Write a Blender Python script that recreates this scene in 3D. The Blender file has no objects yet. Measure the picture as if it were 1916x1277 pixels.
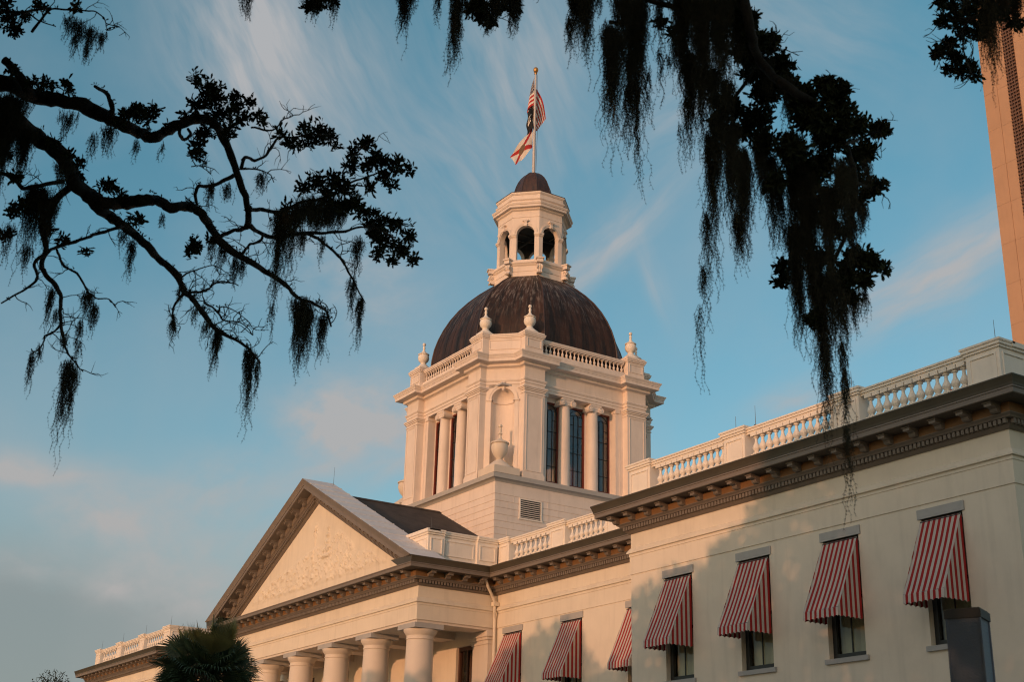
import bpy, math, random
from mathutils import Vector, Matrix, noise
random.seed(7)
S = bpy.context.scene
COL = S.collection
PI = math.pi
rad = math.radians

SKYS = 0.15
TINT_HIGH, TINT_LOW = (1.24, 1.98, 1.70), (1.86, 1.74, 1.60)
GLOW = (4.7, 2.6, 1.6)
CLOUD_HIGH, CLOUD_LOW, HAZE_COL = (.50, .505, .52), (.48, .465, .455), (.285, .325, .33)

# ------------------------------------------------------------------ camera
YAW, PITCH, ROLL = rad(-57.543), rad(20.942), rad(1.549)
FPX, CAMP = 2495.0, Vector((0.126, 0.0, 1.65))
f_ = Vector((math.cos(PITCH) * math.sin(YAW), math.cos(PITCH) * math.cos(YAW), math.sin(PITCH)))
r0 = Vector((math.cos(YAW), -math.sin(YAW), 0.0))
u0 = r0.cross(f_)
cr, sr = math.cos(ROLL), math.sin(ROLL)
RGT, UPV, FWD = cr * r0 + sr * u0, -sr * r0 + cr * u0, f_
cam = bpy.data.cameras.new("camera")
cam.lens, cam.sensor_width, cam.sensor_fit = FPX / 1916 * 36, 36.0, 'HORIZONTAL'
cam.clip_start, cam.clip_end = 0.1, 6000
cam.dof.use_dof, cam.dof.focus_distance, cam.dof.aperture_fstop = True, 75.0, 4.0
camo = bpy.data.objects.new("camera", cam)
COL.objects.link(camo)
m = Matrix.Identity(4)
for k in range(3):
    m[k][0], m[k][1], m[k][2], m[k][3] = RGT[k], UPV[k], -FWD[k], CAMP[k]
camo.matrix_world = m
S.camera = camo

def at(u, v, d):                       # a pixel of the photograph taken to depth d
    w = RGT * ((u - 958) / FPX) - UPV * ((v - 638.5) / FPX) + FWD
    return CAMP + w * d

def pix(p):
    q = Vector(p) - CAMP
    z = q.dot(FWD)
    if z < 0.05:
        return None
    return 958 + FPX * q.dot(RGT) / z, 638.5 - FPX * q.dot(UPV) / z

# ------------------------------------------------------------------ light
SUN_AZ, SUN_EL = rad(22.0), rad(5.0)          # from -Y towards +X
sdir = Vector((math.sin(SUN_AZ) * math.cos(SUN_EL), -math.cos(SUN_AZ) * math.cos(SUN_EL), math.sin(SUN_EL)))
sun = bpy.data.lights.new("sun", 'SUN')
sun.energy, sun.color, sun.angle = 2.25, (1.0, 0.485, 0.255), rad(0.5)
suno = bpy.data.objects.new("sun", sun)
suno.rotation_euler = (-sdir).to_track_quat('-Z', 'Y').to_euler()
suno.location = (30, -60, 40)
COL.objects.link(suno)

S.view_settings.view_transform = 'Standard'
S.view_settings.look = 'None'
S.view_settings.exposure = -0.17
S.view_settings.gamma = 1.0
S.render.engine = 'CYCLES'
S.cycles.max_bounces = 8
S.cycles.filter_width = 1.15
S.cycles.transparent_max_bounces = 16

W = bpy.data.worlds.new("World")
S.world = W
W.use_nodes = True
nt = W.node_tree
nt.nodes.clear()
def N(t, **kw):
    n = nt.nodes.new(t)
    for k, v in kw.items():
        setattr(n, k, v)
    return n
def L(a, b):
    nt.links.new(a, b)
def mth(op, a, b=None, c=None):
    n = N('ShaderNodeMath', operation=op)
    for i, x in enumerate((a, b, c)):
        if x is None:
            continue
        if isinstance(x, (int, float)):
            n.inputs[i].default_value = x
        else:
            L(x, n.inputs[i])
    return n.outputs[0]
sky = N('ShaderNodeTexSky')
sky.sky_type = 'NISHITA'
sky.sun_disc = False
sky.sun_elevation = SUN_EL
sky.sun_rotation = math.atan2(sdir.x, sdir.y)
sky.air_density, sky.dust_density, sky.ozone_density = 1.0, 0.6, 2.2
tint = N('ShaderNodeMix', data_type='RGBA', blend_type='MULTIPLY')
tint.inputs['Factor'].default_value = 1.0
L(sky.outputs[0], tint.inputs['A'])
tc = N('ShaderNodeTexCoord')
sp = N('ShaderNodeSeparateXYZ')
L(tc.outputs['Generated'], sp.inputs[0])
az = mth('ARCTAN2', sp.outputs[0], sp.outputs[1])            # 0 along +Y, negative to the left
el = mth('ARCSINE', sp.outputs[2])
def ang(u, v):
    d = (at(u, v, 1.0) - CAMP).normalized()
    return math.atan2(d.x, d.y), math.asin(d.z)
tr_ = N('ShaderNodeMapRange')
L(el, tr_.inputs[0])
tr_.inputs[1].default_value, tr_.inputs[2].default_value = rad(6), rad(34)
tmix = N('ShaderNodeMix', data_type='RGBA')
L(tr_.outputs[0], tmix.inputs['Factor'])
tmix.inputs['A'].default_value, tmix.inputs['B'].default_value = (*TINT_LOW, 1), (*TINT_HIGH, 1)
L(tmix.outputs['Result'], tint.inputs['B'])
cm = N('ShaderNodeCombineXYZ')
L(az, cm.inputs[0]); L(el, cm.inputs[1])
warp = N('ShaderNodeTexNoise')
warp.inputs['Scale'].default_value = 9.0
warp.inputs['Detail'].default_value = 3.0
L(cm.outputs[0], warp.inputs['Vector'])
wv = N('ShaderNodeVectorMath', operation='MULTIPLY_ADD')
L(warp.outputs['Color'], wv.inputs[0])
wv.inputs[1].default_value = (0.03, 0.03, 0)
L(cm.outputs[0], wv.inputs[2])
cloud = haze = None
# (pixel where it hangs in the photograph, half length, half width in radians, streak angle deg, strength, fibre stretch)
CL = [(450, 115, .085, .048, -52, .95, 5), (560, 150, .11, .042, -48, .6, 6), (650, 60, .10, .04, -55, .4, 6), (500, 30, .05, .03, -60, .6, 5),
      (950, 140, .095, .05, -62, .7, 4.5), (870, 330, .07, .04, -40, .5, 6), (1030, 60, .06, .04, -60, .45, 5),
      (1150, 450, .065, .016, 42, .95, 5), (1080, 530, .05, .012, 35, .5, 5), (1225, 520, .03, .008, -70, .5, 6), (1270, 190, .06, .035, 30, .55, 5),
      (1750, 500, .085, .020, 24, .95, 6), (1700, 560, .07, .02, 26, .6, 6), (1880, 410, .05, .02, 24, .6, 6),
      (1480, 745, .035, .011, 18, 1.0, 3), (605, 780, .035, .028, 10, 1.6, 1.4), (700, 770, .04, .026, 10, 1.3, 1.6), (740, 850, .05, .020, 30, .9, 3),
      (590, 870, .045, .012, 40, .8, 3), (10, 870, .035, .012, 2, .9, 2), (130, 880, .045, .010, 2, .6, 3),
      (640, 480, .06, .035, 0, .6, 1.6), (700, 560, .05, .03, 20, .45, 2), (205, 1085, .018, .013, 20, 1.2, 1.5), (180, 955, .04, .024, 10, .8, 1.6), (385, 915, .045, .024, 20, .75, 1.6),
      (280, 1020, .07, .03, -20, .7, 1.5), (360, 1110, .05, .02, 5, .6, 2), (60, 1060, .04, .012, 4, .6, 2), (470, 1000, .05, .03, 30, .5, 1.6), (60, 880, .03, .010, 5, .5, 2), (1380, 30, .06, .03, -30, .45, 6), (1560, 60, .06, .03, -25, .35, 6),
      (120, 1240, .24, .085, 2, -1.15, 1.3), (20, 1120, .12, .05, 4, -.35, 1.4)]     # minus: dull haze bank
for (u, v, a, b, th, st, stretch) in CL:
    a0, e0 = ang(u, v)
    t = rad(th)
    mp = N('ShaderNodeMapping', vector_type='POINT')
    # move to the centre, turn along the streak
    sub = N('ShaderNodeVectorMath', operation='SUBTRACT')
    L(wv.outputs[0], sub.inputs[0])
    sub.inputs[1].default_value = (a0 + .015, e0 + .015, 0)
    L(sub.outputs[0], mp.inputs[0])
    mp.inputs['Rotation'].default_value = (0, 0, -t)
    s2 = N('ShaderNodeSeparateXYZ')
    L(mp.outputs[0], s2.inputs[0])
    g = mth('ADD', mth('POWER', mth('ABSOLUTE', mth('DIVIDE', s2.outputs[0], a)), 2.0), mth('POWER', mth('ABSOLUTE', mth('DIVIDE', s2.outputs[1], b)), 2.0))
    g = mth('EXPONENT', mth('MULTIPLY', g, -1.0))
    fm = N('ShaderNodeVectorMath', operation='MULTIPLY')
    L(mp.outputs[0], fm.inputs[0])
    fq = 14.0 if stretch > 2.4 or st < 0 else 30.0
    fm.inputs[1].default_value = (fq, fq * stretch, 1)
    fn = N('ShaderNodeTexNoise')
    fn.inputs['Scale'].default_value = 1.0
    fn.inputs['Detail'].default_value = 5.0
    fn.inputs['Roughness'].default_value = .54
    L(fm.outputs[0], fn.inputs['Vector'])
    mr = N('ShaderNodeMapRange')
    L(fn.outputs[0], mr.inputs[0])
    mr.inputs[1].default_value, mr.inputs[2].default_value = .22, .80
    if st < 0:
        mr.inputs[3].default_value = .6
    one = mth('MULTIPLY', mth('MULTIPLY', g, mr.outputs[0]), abs(st))
    if st < 0:
        haze = one if haze is None else mth('ADD', haze, one)
    else:
        cloud = one if cloud is None else mth('ADD', cloud, one)
veil = N('ShaderNodeTexNoise')                                # thin veil everywhere
veil.inputs['Scale'].default_value = 5.0
veil.inputs['Detail'].default_value = 5.0
L(cm.outputs[0], veil.inputs['Vector'])
vr = N('ShaderNodeMapRange')
L(veil.outputs[0], vr.inputs[0])
vr.inputs[1].default_value, vr.inputs[2].default_value, vr.inputs[4].default_value = .40, .75, .34
cloud = mth('MINIMUM', mth('ADD', cloud, vr.outputs[0]), .95)
cmix = N('ShaderNodeMix', data_type='RGBA')
L(cloud, cmix.inputs['Factor'])
hmix = N('ShaderNodeMix', data_type='RGBA')
L(mth('MINIMUM', haze, .9), hmix.inputs['Factor'])
L(tint.outputs['Result'], hmix.inputs['A'])
hmix.inputs['B'].default_value = (*[c / SKYS for c in HAZE_COL], 1)
L(hmix.outputs['Result'], cmix.inputs['A'])
lowc = N('ShaderNodeMapRange')                                # evening cloud: greyer and pinker near the skyline
L(el, lowc.inputs[0])
lowc.inputs[1].default_value, lowc.inputs[2].default_value = rad(8), rad(30)
ccol = N('ShaderNodeMix', data_type='RGBA')
L(lowc.outputs[0], ccol.inputs['Factor'])
ccol.inputs['A'].default_value = (*[c / SKYS for c in CLOUD_LOW], 1)
ccol.inputs['B'].default_value = (*[c / SKYS for c in CLOUD_HIGH], 1)
L(ccol.outputs['Result'], cmix.inputs['B'])
dt = N('ShaderNodeVectorMath', operation='DOT_PRODUCT')      # evening glow added round the setting sun behind the viewer, to warm shaded walls
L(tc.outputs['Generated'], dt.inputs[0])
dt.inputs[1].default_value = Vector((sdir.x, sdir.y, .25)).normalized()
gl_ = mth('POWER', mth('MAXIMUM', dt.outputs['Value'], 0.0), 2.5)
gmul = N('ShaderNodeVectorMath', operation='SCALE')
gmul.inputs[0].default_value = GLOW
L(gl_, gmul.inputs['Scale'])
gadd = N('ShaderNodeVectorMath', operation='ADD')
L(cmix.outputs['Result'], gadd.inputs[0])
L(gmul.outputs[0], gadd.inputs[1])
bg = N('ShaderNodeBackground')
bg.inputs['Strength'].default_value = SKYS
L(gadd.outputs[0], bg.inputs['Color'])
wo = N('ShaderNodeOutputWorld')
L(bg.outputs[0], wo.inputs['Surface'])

# ------------------------------------------------------------------ helpers
def tag(o, label=None, cat=None, group=None, kind=None):
    if label: o['label'] = label
    if cat: o['category'] = cat
    if group: o['group'] = group
    if kind: o['kind'] = kind
    return o

def empty(name, loc=(0, 0, 0), rz=0.0, **kw):
    o = bpy.data.objects.new(name, None)
    COL.objects.link(o)
    o.location, o.rotation_euler = loc, (0, 0, rz)
    o.empty_display_size = 0.3
    return tag(o, **kw)

MATS = {}
def mat(name, col, rough=.6, var=.12, scale=3.0, bump=0.0, bscale=60.0, metal=0.0, spec=.4, stain=0.0, stretch=(1, 1, 1), col2=None, thr=(.4, .7)):
    m = bpy.data.materials.new(name)
    m.use_nodes = True
    t = m.node_tree
    p = t.nodes['Principled BSDF']
    p.inputs['Roughness'].default_value = rough
    p.inputs['Metallic'].default_value = metal
    p.inputs['Specular IOR Level'].default_value = spec
    tcn = t.nodes.new('ShaderNodeTexCoord')
    mp = t.nodes.new('ShaderNodeMapping')
    mp.inputs['Scale'].default_value = stretch
    t.links.new(tcn.outputs['Object'], mp.inputs[0])
    n = t.nodes.new('ShaderNodeTexNoise')
    n.inputs['Scale'].default_value, n.inputs['Detail'].default_value, n.inputs['Roughness'].default_value = scale, 8.0, .65
    t.links.new(mp.outputs[0], n.inputs['Vector'])
    r = t.nodes.new('ShaderNodeMapRange')
    r.inputs[1].default_value, r.inputs[2].default_value = thr
    t.links.new(n.outputs[0], r.inputs[0])
    mx = t.nodes.new('ShaderNodeMix')
    mx.data_type = 'RGBA'
    t.links.new(r.outputs[0], mx.inputs['Factor'])
    mx.inputs['A'].default_value = (*col, 1)
    mx.inputs['B'].default_value = (*(col2 if col2 else [c * (1 - var) for c in col]), 1)
    out = mx.outputs['Result']
    if stain:
        n2 = t.nodes.new('ShaderNodeTexNoise')
        mp2 = t.nodes.new('ShaderNodeMapping')
        mp2.inputs['Scale'].default_value = (2.2, 2.2, .22)
        t.links.new(tcn.outputs['Object'], mp2.inputs[0])
        n2.inputs['Scale'].default_value, n2.inputs['Detail'].default_value = 1.6, 7.0
        t.links.new(mp2.outputs[0], n2.inputs['Vector'])
        r2 = t.nodes.new('ShaderNodeMapRange')
        r2.inputs[1].default_value, r2.inputs[2].default_value, r2.inputs[4].default_value = .52, .8, stain
        t.links.new(n2.outputs[0], r2.inputs[0])
        m2 = t.nodes.new('ShaderNodeMix')
        m2.data_type = 'RGBA'
        t.links.new(r2.outputs[0], m2.inputs['Factor'])
        t.links.new(out, m2.inputs['A'])
        m2.inputs['B'].default_value = (*[c * .55 for c in col], 1)
        out = m2.outputs['Result']
    t.links.new(out, p.inputs['Base Color'])
    if bump:
        nb = t.nodes.new('ShaderNodeTexNoise')
        nb.inputs['Scale'].default_value, nb.inputs['Detail'].default_value = bscale, 4.0
        t.links.new(mp.outputs[0], nb.inputs['Vector'])
        b = t.nodes.new('ShaderNodeBump')
        b.inputs['Strength'].default_value, b.inputs['Distance'].default_value = bump, .02
        t.links.new(nb.outputs[0], b.inputs['Height'])
        t.links.new(b.outputs[0], p.inputs['Normal'])
    MATS[name] = m
    return m

class MB:
    def __init__(s):
        s.v, s.f, s.mi, s.cur, s.M = [], [], [], 0, None
    def add(s, vs, fs):
        b = len(s.v)
        s.v += [tuple(s.M @ Vector(p)) if s.M else tuple(p) for p in vs]
        s.f += [[i + b for i in f] for f in fs]
        s.mi += [s.cur] * len(fs)
    def quad(s, *p):
        s.add(p, [list(range(len(p)))])
    def box(s, x0, x1, y0, y1, z0, z1):
        s.add([(x0, y0, z0), (x1, y0, z0), (x1, y1, z0), (x0, y1, z0), (x0, y0, z1), (x1, y0, z1), (x1, y1, z1), (x0, y1, z1)],
              [[0, 3, 2, 1], [4, 5, 6, 7], [0, 1, 5, 4], [1, 2, 6, 5], [2, 3, 7, 6], [3, 0, 4, 7]])
    def obox(s, c, a, b, h):           # box round c with half vectors a, b, h
        c, a, b, h = map(Vector, (c, a, b, h))
        s.add([c - a - b - h, c + a - b - h, c + a + b - h, c - a + b - h, c - a - b + h, c + a - b + h, c + a + b + h, c - a + b + h],
              [[0, 3, 2, 1], [4, 5, 6, 7], [0, 1, 5, 4], [1, 2, 6, 5], [2, 3, 7, 6], [3, 0, 4, 7]])
    def sweep(s, path, prof, closed=False, caps=True):
        n = len(path)
        nr = []
        segs = n if closed else n - 1
        for i in range(segs):
            a, b = path[i], path[(i + 1) % n]
            dx, dy = b[0] - a[0], b[1] - a[1]
            l = math.hypot(dx, dy)
            nr.append((dy / l, -dx / l))
        offs = []
        for i in range(n):
            if closed:
                n1, n2 = nr[i - 1], nr[i]
            else:
                n1, n2 = nr[max(i - 1, 0)], nr[min(i, segs - 1)]
            d = 1 + n1[0] * n2[0] + n1[1] * n2[1]
            offs.append(((n1[0] + n2[0]) / d, (n1[1] + n2[1]) / d))
        k = len(prof)
        vs = [(path[i][0] + offs[i][0] * o, path[i][1] + offs[i][1] * o, z) for i in range(n) for o, z in prof]
        fs = []
        for i in range(segs):
            j = (i + 1) % n
            for q in range(k - 1):
                fs.append([i * k + q, j * k + q, j * k + q + 1, i * k + q + 1])
        if caps and not closed:
            fs.append([q for q in range(k)][::-1])
            fs.append([(n - 1) * k + q for q in range(k)])
        s.add(vs, fs)
    def lathe(s, prof, seg=16, c=(0, 0), poly=None, ends=True, rot=0.0):
        k = len(prof)
        vs, fs = [], []
        for i in range(seg):
            a = rot + 2 * PI * i / seg
            for r, z in prof:
                vs.append((c[0] + r * math.cos(a), c[1] + r * math.sin(a), z))
        for i in range(seg):
            j = (i + 1) % seg
            for q in range(k - 1):
                fs.append([i * k + q, j * k + q, j * k + q + 1, i * k + q + 1])
        if ends:
            fs.append([i * k for i in range(seg)][::-1])
            fs.append([i * k + k - 1 for i in range(seg)])
        s.add(vs, fs)
    def tube(s, pts, rr, n=6, ends=True):
        pts = [Vector(p) for p in pts]
        m = len(pts)
        if isinstance(rr, (int, float)):
            rr = [rr] * m
        T0 = None
        vs, fs = [], []
        X = None
        for i in range(m):
            t = (pts[min(i + 1, m - 1)] - pts[max(i - 1, 0)])
            t = t.normalized() if t.length > 1e-9 else Vector((0, 0, 1))
            if X is None:
                X = t.orthogonal().normalized()
            else:
                X = X - t * X.dot(t)
                X = X.normalized() if X.length > 1e-6 else t.orthogonal().normalized()
            Yv = t.cross(X)
            for j in range(n):
                a = 2 * PI * j / n
                vs.append(pts[i] + (X * math.cos(a) + Yv * math.sin(a)) * rr[i])
        for i in range(m - 1):
            for j in range(n):
                k = (j + 1) % n
                fs.append([i * n + j, i * n + k, (i + 1) * n + k, (i + 1) * n + j])
        if ends:
            fs.append(list(range(n))[::-1])
            fs.append([(m - 1) * n + j for j in range(n)])
        s.add(vs, fs)
    def build(s, name, mats, parent=None, smooth=False, angle=None, label=None):
        me = bpy.data.meshes.new(name)
        me.from_pydata([tuple(p) for p in s.v], [], s.f)
        mats = mats if isinstance(mats, (list, tuple)) else [mats]
        for q in mats:
            me.materials.append(q)
        if len(mats) > 1:
            me.polygons.foreach_set('material_index', s.mi)
        if smooth:
            me.polygons.foreach_set('use_smooth', [True] * len(me.polygons))
            if angle:
                me.set_sharp_from_angle(angle=rad(angle))
        me.update()
        o = bpy.data.objects.new(name, me)
        COL.objects.link(o)
        if parent is not None:
            put(o, parent)
        if label:
            o['label'] = label
        return o

def put(o, parent):                     # keep world coordinates of builders that model in place
    o.parent = parent
    if parent.type == 'EMPTY' and parent.get('_inplace'):
        o.location = -Vector(parent.location)

def dup(o, parent, loc=None, rot=None, name=None, scale=None):
    c = o.copy()
    COL.objects.link(c)
    c.parent = parent
    if loc is not None: c.location = loc
    if rot is not None: c.rotation_euler = rot
    if scale is not None: c.scale = scale
    return c

def dup_tree(root, loc, rz=0.0, label=None):
    r = root.copy()
    COL.objects.link(r)
    r.location, r.rotation_euler = loc, (0, 0, rz)
    if label: r['label'] = label
    for ch in list(root.children):
        c = dup(ch, r)
        for g in list(ch.children):
            dup(g, c)
    return r

def wall(mb, P, s0, s1, z0, z1, holes, depth):
    """wall in the plane P(s, z, 0) with rectangular holes (sa, sb, za, zb) and reveals going in by depth"""
    ss = sorted({s0, s1, *[h[0] for h in holes], *[h[1] for h in holes]})
    zz = sorted({z0, z1, *[h[2] for h in holes], *[h[3] for h in holes]})
    for i in range(len(ss) - 1):
        for j in range(len(zz) - 1):
            a, b, c, d = ss[i], ss[i + 1], zz[j], zz[j + 1]
            ms, mz = (a + b) / 2, (c + d) / 2
            if any(h[0] < ms < h[1] and h[2] < mz < h[3] for h in holes):
                continue
            mb.quad(P(a, c, 0), P(b, c, 0), P(b, d, 0), P(a, d, 0))
    for a, b, c, d in holes:
        mb.quad(P(a, c, 0), P(a, d, 0), P(a, d, depth), P(a, c, depth))
        mb.quad(P(b, d, 0), P(b, c, 0), P(b, c, depth), P(b, d, depth))
        mb.quad(P(a, d, 0), P(b, d, 0), P(b, d, depth), P(a, d, depth))
        mb.quad(P(b, c, 0), P(a, c, 0), P(a, c, depth), P(b, c, depth))
# ------------------------------------------------------------------ materials
stucco = mat("stucco", (.735, .645, .515), .8, .09, .7, bump=.06, bscale=40, stain=.24)
towerpaint = mat("tower_paint", (.745, .645, .565), .75, .10, .9, bump=.05, bscale=30, stain=.28)
white = mat("white_paint", (.80, .73, .64), .65, .08, 2.0, bump=.04, bscale=30, stain=.22)
taupe = mat("taupe_paint", (.19, .155, .125), .55, .14, 1.5, bump=.05, bscale=30)
gutterpaint = mat("gutter_brown", (.07, .056, .036), .5, .2, 1.5, bump=.05, bscale=30)
recess = mat("cornice_shade", (.075, .058, .042), .7, .2, 2.0)  # shade of dentil gaps and soffit put into a dark colour
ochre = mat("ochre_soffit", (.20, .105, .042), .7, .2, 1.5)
greystone = mat("grey_trim", (.40, .385, .36), .75, .1, 3.0, bump=.1, bscale=50)
columnpaint = mat("column_paint", (.66, .57, .47), .7, .06, 1.0, bump=.03, bscale=40, stain=.12)
zinc = mat("zinc_roof", (.68, .655, .645), .5, .12, .8, spec=.5)
shingle = mat("dark_roof", (.055, .045, .04), .85, .5, 1.6, bump=.4, bscale=25)
redtile = mat("red_roof", (.20, .07, .045), .8, .3, 3.0)
copper = mat("copper", (.050, .024, .015), .55, .3, 1.0, spec=.3, stretch=(1.9, 1.9, .12), col2=(.014, .010, .008), thr=(.40, .58), bump=.05, bscale=6)
copper_c = mat("copper_small", (.07, .036, .026), .45, .3, 2.0, spec=.45, stretch=(3, 3, .3), col2=(.022, .015, .014))
redframe = mat("oxblood_frame", (.16, .030, .018), .5, .2, 4.0)
darkframe = mat("dark_frame", (.022, .024, .022), .45, .2, 5.0)
brownwood = mat("brown_wood", (.10, .045, .028), .55, .3, 6.0, stretch=(3, 3, .4))
lead = mat("lead_bar", (.018, .018, .02), .5, .1, 5.0)
shade_m = mat("window_blind", (.62, .60, .46), .85, .08, 2.0)
inner = mat("tower_interior", (.48, .47, .46), .8, .2, 1.5)
dark = mat("deep_shadow_void", (.02, .02, .02), .9, .2, 1.0)
redcloth = mat("red_canvas", (.34, .013, .012), .85, .15, 4.0, bump=.1, bscale=200)
creamcloth = mat("cream_canvas", (.53, .455, .395), .85, .08, 4.0, bump=.1, bscale=200)
iron = mat("iron_rod", (.10, .10, .10), .4, .2, 5.0, metal=.6)
polemetal = mat("pole_metal", (.55, .50, .46), .4, .1, 4.0, metal=.3)
lanternshade = mat("lantern_inner_shade", (.10, .095, .09), .85, .3, 2.0)  # shade inside the lantern put into a dark colour
brass = mat("gilt_ball", (.50, .27, .09), .35, .1, 4.0, metal=.6)
bark = mat("oak_bark", (.030, .026, .023), .95, .5, 12.0, bump=.9, bscale=30)
leafm = mat("oak_leaf", (.030, .040, .020), .75, .4, 3.0, spec=.2)
canopym = mat("oak_canopy_leaf", (.05, .065, .025), .75, .4, 3.0, spec=.2)
def translucent(m, col, f):
    t = m.node_tree
    p = t.nodes['Principled BSDF']; o = t.nodes['Material Output']
    tl = t.nodes.new('ShaderNodeBsdfTranslucent'); tl.inputs[0].default_value = (*col, 1)
    mx = t.nodes.new('ShaderNodeMixShader'); mx.inputs[0].default_value = f
    t.links.new(p.outputs[0], mx.inputs[1]); t.links.new(tl.outputs[0], mx.inputs[2]); t.links.new(mx.outputs[0], o.inputs[0])
translucent(canopym, (.22, .21, .07), .5)
mossm = mat("moss_fibre", (.075, .078, .062), .95, .4, 4.0, spec=.1)
palmm = mat("palm_leaf", (.05, .085, .04), .5, .4, 2.0, spec=.4)
palmy = mat("sunlit_young_palm_leaf", (.15, .14, .045), .5, .35, 2.0, spec=.4)  # young top fronds, with sunlight on the crown put into the yellow
palmd = mat("palm_stalk", (.075, .055, .03), .8, .3, 4.0)
grass = mat("lawn_grass", (.06, .085, .03), .95, .4, .4, bump=.5, bscale=30)
paving = mat("pavement_concrete", (.38, .34, .28), .9, .2, .8, bump=.2, bscale=40)
concrete = mat("tan_concrete", (.44, .275, .18), .85, .10, .25, bump=.1, bscale=8, stain=.12)
bronze = mat("bronze_louvre", (.16, .09, .06), .5, .2, 3.0)
postm = mat("blue_grey_metal", (.10, .13, .18), .6, .15, 2.0, bump=.15, bscale=60)
cusp = mat("charcoal_cap", (.045, .047, .048), .7, .15, 3.0)
copperred = mat("flag_red", (.45, .03, .03), .8, .1, 4.0)
flagwhite = mat("flag_white", (.74, .68, .62), .8, .1, 4.0)
flagblue = mat("flag_blue", (.02, .025, .075), .8, .1, 4.0)
flagblack = mat("flag_black", (.012, .012, .014), .8, .1, 4.0)
sealm = mat("seal_brown", (.22, .14, .09), .8, .5, 20.0)

# streaks of bloom on the copper near the crown of the dome
def copper_streaks(m):
    t = m.node_tree
    p = t.nodes['Principled BSDF']
    src = p.inputs['Base Color'].links[0].from_socket
    tcn = t.nodes.new('ShaderNodeTexCoord')
    s0 = t.nodes.new('ShaderNodeVectorMath'); s0.operation = 'SUBTRACT'      # turn the grain down the meridians of the dome
    t.links.new(tcn.outputs['Object'], s0.inputs[0]); s0.inputs[1].default_value = (-68.3, 44.925, 0)
    sx = t.nodes.new('ShaderNodeSeparateXYZ'); t.links.new(s0.outputs[0], sx.inputs[0])
    at_ = t.nodes.new('ShaderNodeMath'); at_.operation = 'ARCTAN2'
    t.links.new(sx.outputs[1], at_.inputs[0]); t.links.new(sx.outputs[0], at_.inputs[1])
    mp = t.nodes.new('ShaderNodeCombineXYZ')
    a1 = t.nodes.new('ShaderNodeMath'); a1.operation = 'MULTIPLY'; t.links.new(at_.outputs[0], a1.inputs[0]); a1.inputs[1].default_value = 26.0
    a2 = t.nodes.new('ShaderNodeMath'); a2.operation = 'MULTIPLY'; t.links.new(sx.outputs[2], a2.inputs[0]); a2.inputs[1].default_value = .75
    t.links.new(a1.outputs[0], mp.inputs[0]); t.links.new(a2.outputs[0], mp.inputs[1])
    nb_ = [x for x in t.nodes if x.type == 'TEX_NOISE'][0]
    mpb = t.nodes.new('ShaderNodeVectorMath'); mpb.operation = 'MULTIPLY'
    t.links.new(mp.outputs[0], mpb.inputs[0]); mpb.inputs[1].default_value = (.45, .35, 1)
    t.links.new(mpb.outputs[0], nb_.inputs['Vector'])
    n = t.nodes.new('ShaderNodeTexNoise')
    n.inputs['Scale'].default_value, n.inputs['Detail'].default_value, n.inputs['Roughness'].default_value = 1.6, 9.0, .7
    t.links.new(mp.outputs[0], n.inputs['Vector'])
    r = t.nodes.new('ShaderNodeMapRange')
    r.inputs[1].default_value, r.inputs[2].default_value = .51, .61
    t.links.new(n.outputs[0], r.inputs[0])
    s = t.nodes.new('ShaderNodeSeparateXYZ')
    t.links.new(tcn.outputs['Object'], s.inputs[0])
    h = t.nodes.new('ShaderNodeMapRange')
    h.inputs[1].default_value, h.inputs[2].default_value = 32.5, 36.8
    h.inputs[3].default_value = .05
    t.links.new(s.outputs[2], h.inputs[0])
    mu = t.nodes.new('ShaderNodeMath'); mu.operation = 'MULTIPLY'
    t.links.new(r.outputs[0], mu.inputs[0]); t.links.new(h.outputs[0], mu.inputs[1])
    mu2 = t.nodes.new('ShaderNodeMath'); mu2.operation = 'MULTIPLY'
    t.links.new(mu.outputs[0], mu2.inputs[0]); mu2.inputs[1].default_value = .95
    mx = t.nodes.new('ShaderNodeMix'); mx.data_type = 'RGBA'
    t.links.new(mu2.outputs[0], mx.inputs['Factor'])
    t.links.new(src, mx.inputs['A'])
    mx.inputs['B'].default_value = (.30, .27, .25, 1)
    t.links.new(mx.outputs['Result'], p.inputs['Base Color'])
copper_streaks(copper)

def glass_mat(name, tintc, alpha, rough=.02):
    m = bpy.data.materials.new(name)
    m.use_nodes = True
    t = m.node_tree
    t.nodes.clear()
    o = t.nodes.new('ShaderNodeOutputMaterial')
    mx = t.nodes.new('ShaderNodeMixShader')
    tr = t.nodes.new('ShaderNodeBsdfTransparent')
    tr.inputs[0].default_value = (*tintc, 1)
    gl = t.nodes.new('ShaderNodeBsdfGlossy')
    gl.inputs['Roughness'].default_value = rough
    gl.inputs['Color'].default_value = (.9, .92, .95, 1)
    nz = t.nodes.new('ShaderNodeTexNoise')
    nz.inputs['Scale'].default_value = 1.5
    bp = t.nodes.new('ShaderNodeBump')
    bp.inputs['Strength'].default_value, bp.inputs['Distance'].default_value = .06, .05
    tcn = t.nodes.new('ShaderNodeTexCoord')
    t.links.new(tcn.outputs['Object'], nz.inputs['Vector'])
    t.links.new(nz.outputs[0], bp.inputs['Height'])
    t.links.new(bp.outputs[0], gl.inputs['Normal'])
    fr = t.nodes.new('ShaderNodeFresnel')
    fr.inputs[0].default_value = 1.5
    ad = t.nodes.new('ShaderNodeMath'); ad.operation = 'ADD'
    t.links.new(fr.outputs[0], ad.inputs[0]); ad.inputs[1].default_value = alpha
    t.links.new(ad.outputs[0], mx.inputs[0])
    t.links.new(tr.outputs[0], mx.inputs[1]); t.links.new(gl.outputs[0], mx.inputs[2])
    t.links.new(mx.outputs[0], o.inputs[0])
    MATS[name] = m
    return m
glass = glass_mat("window_glass", (.72, .75, .75), .10, .12)
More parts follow.
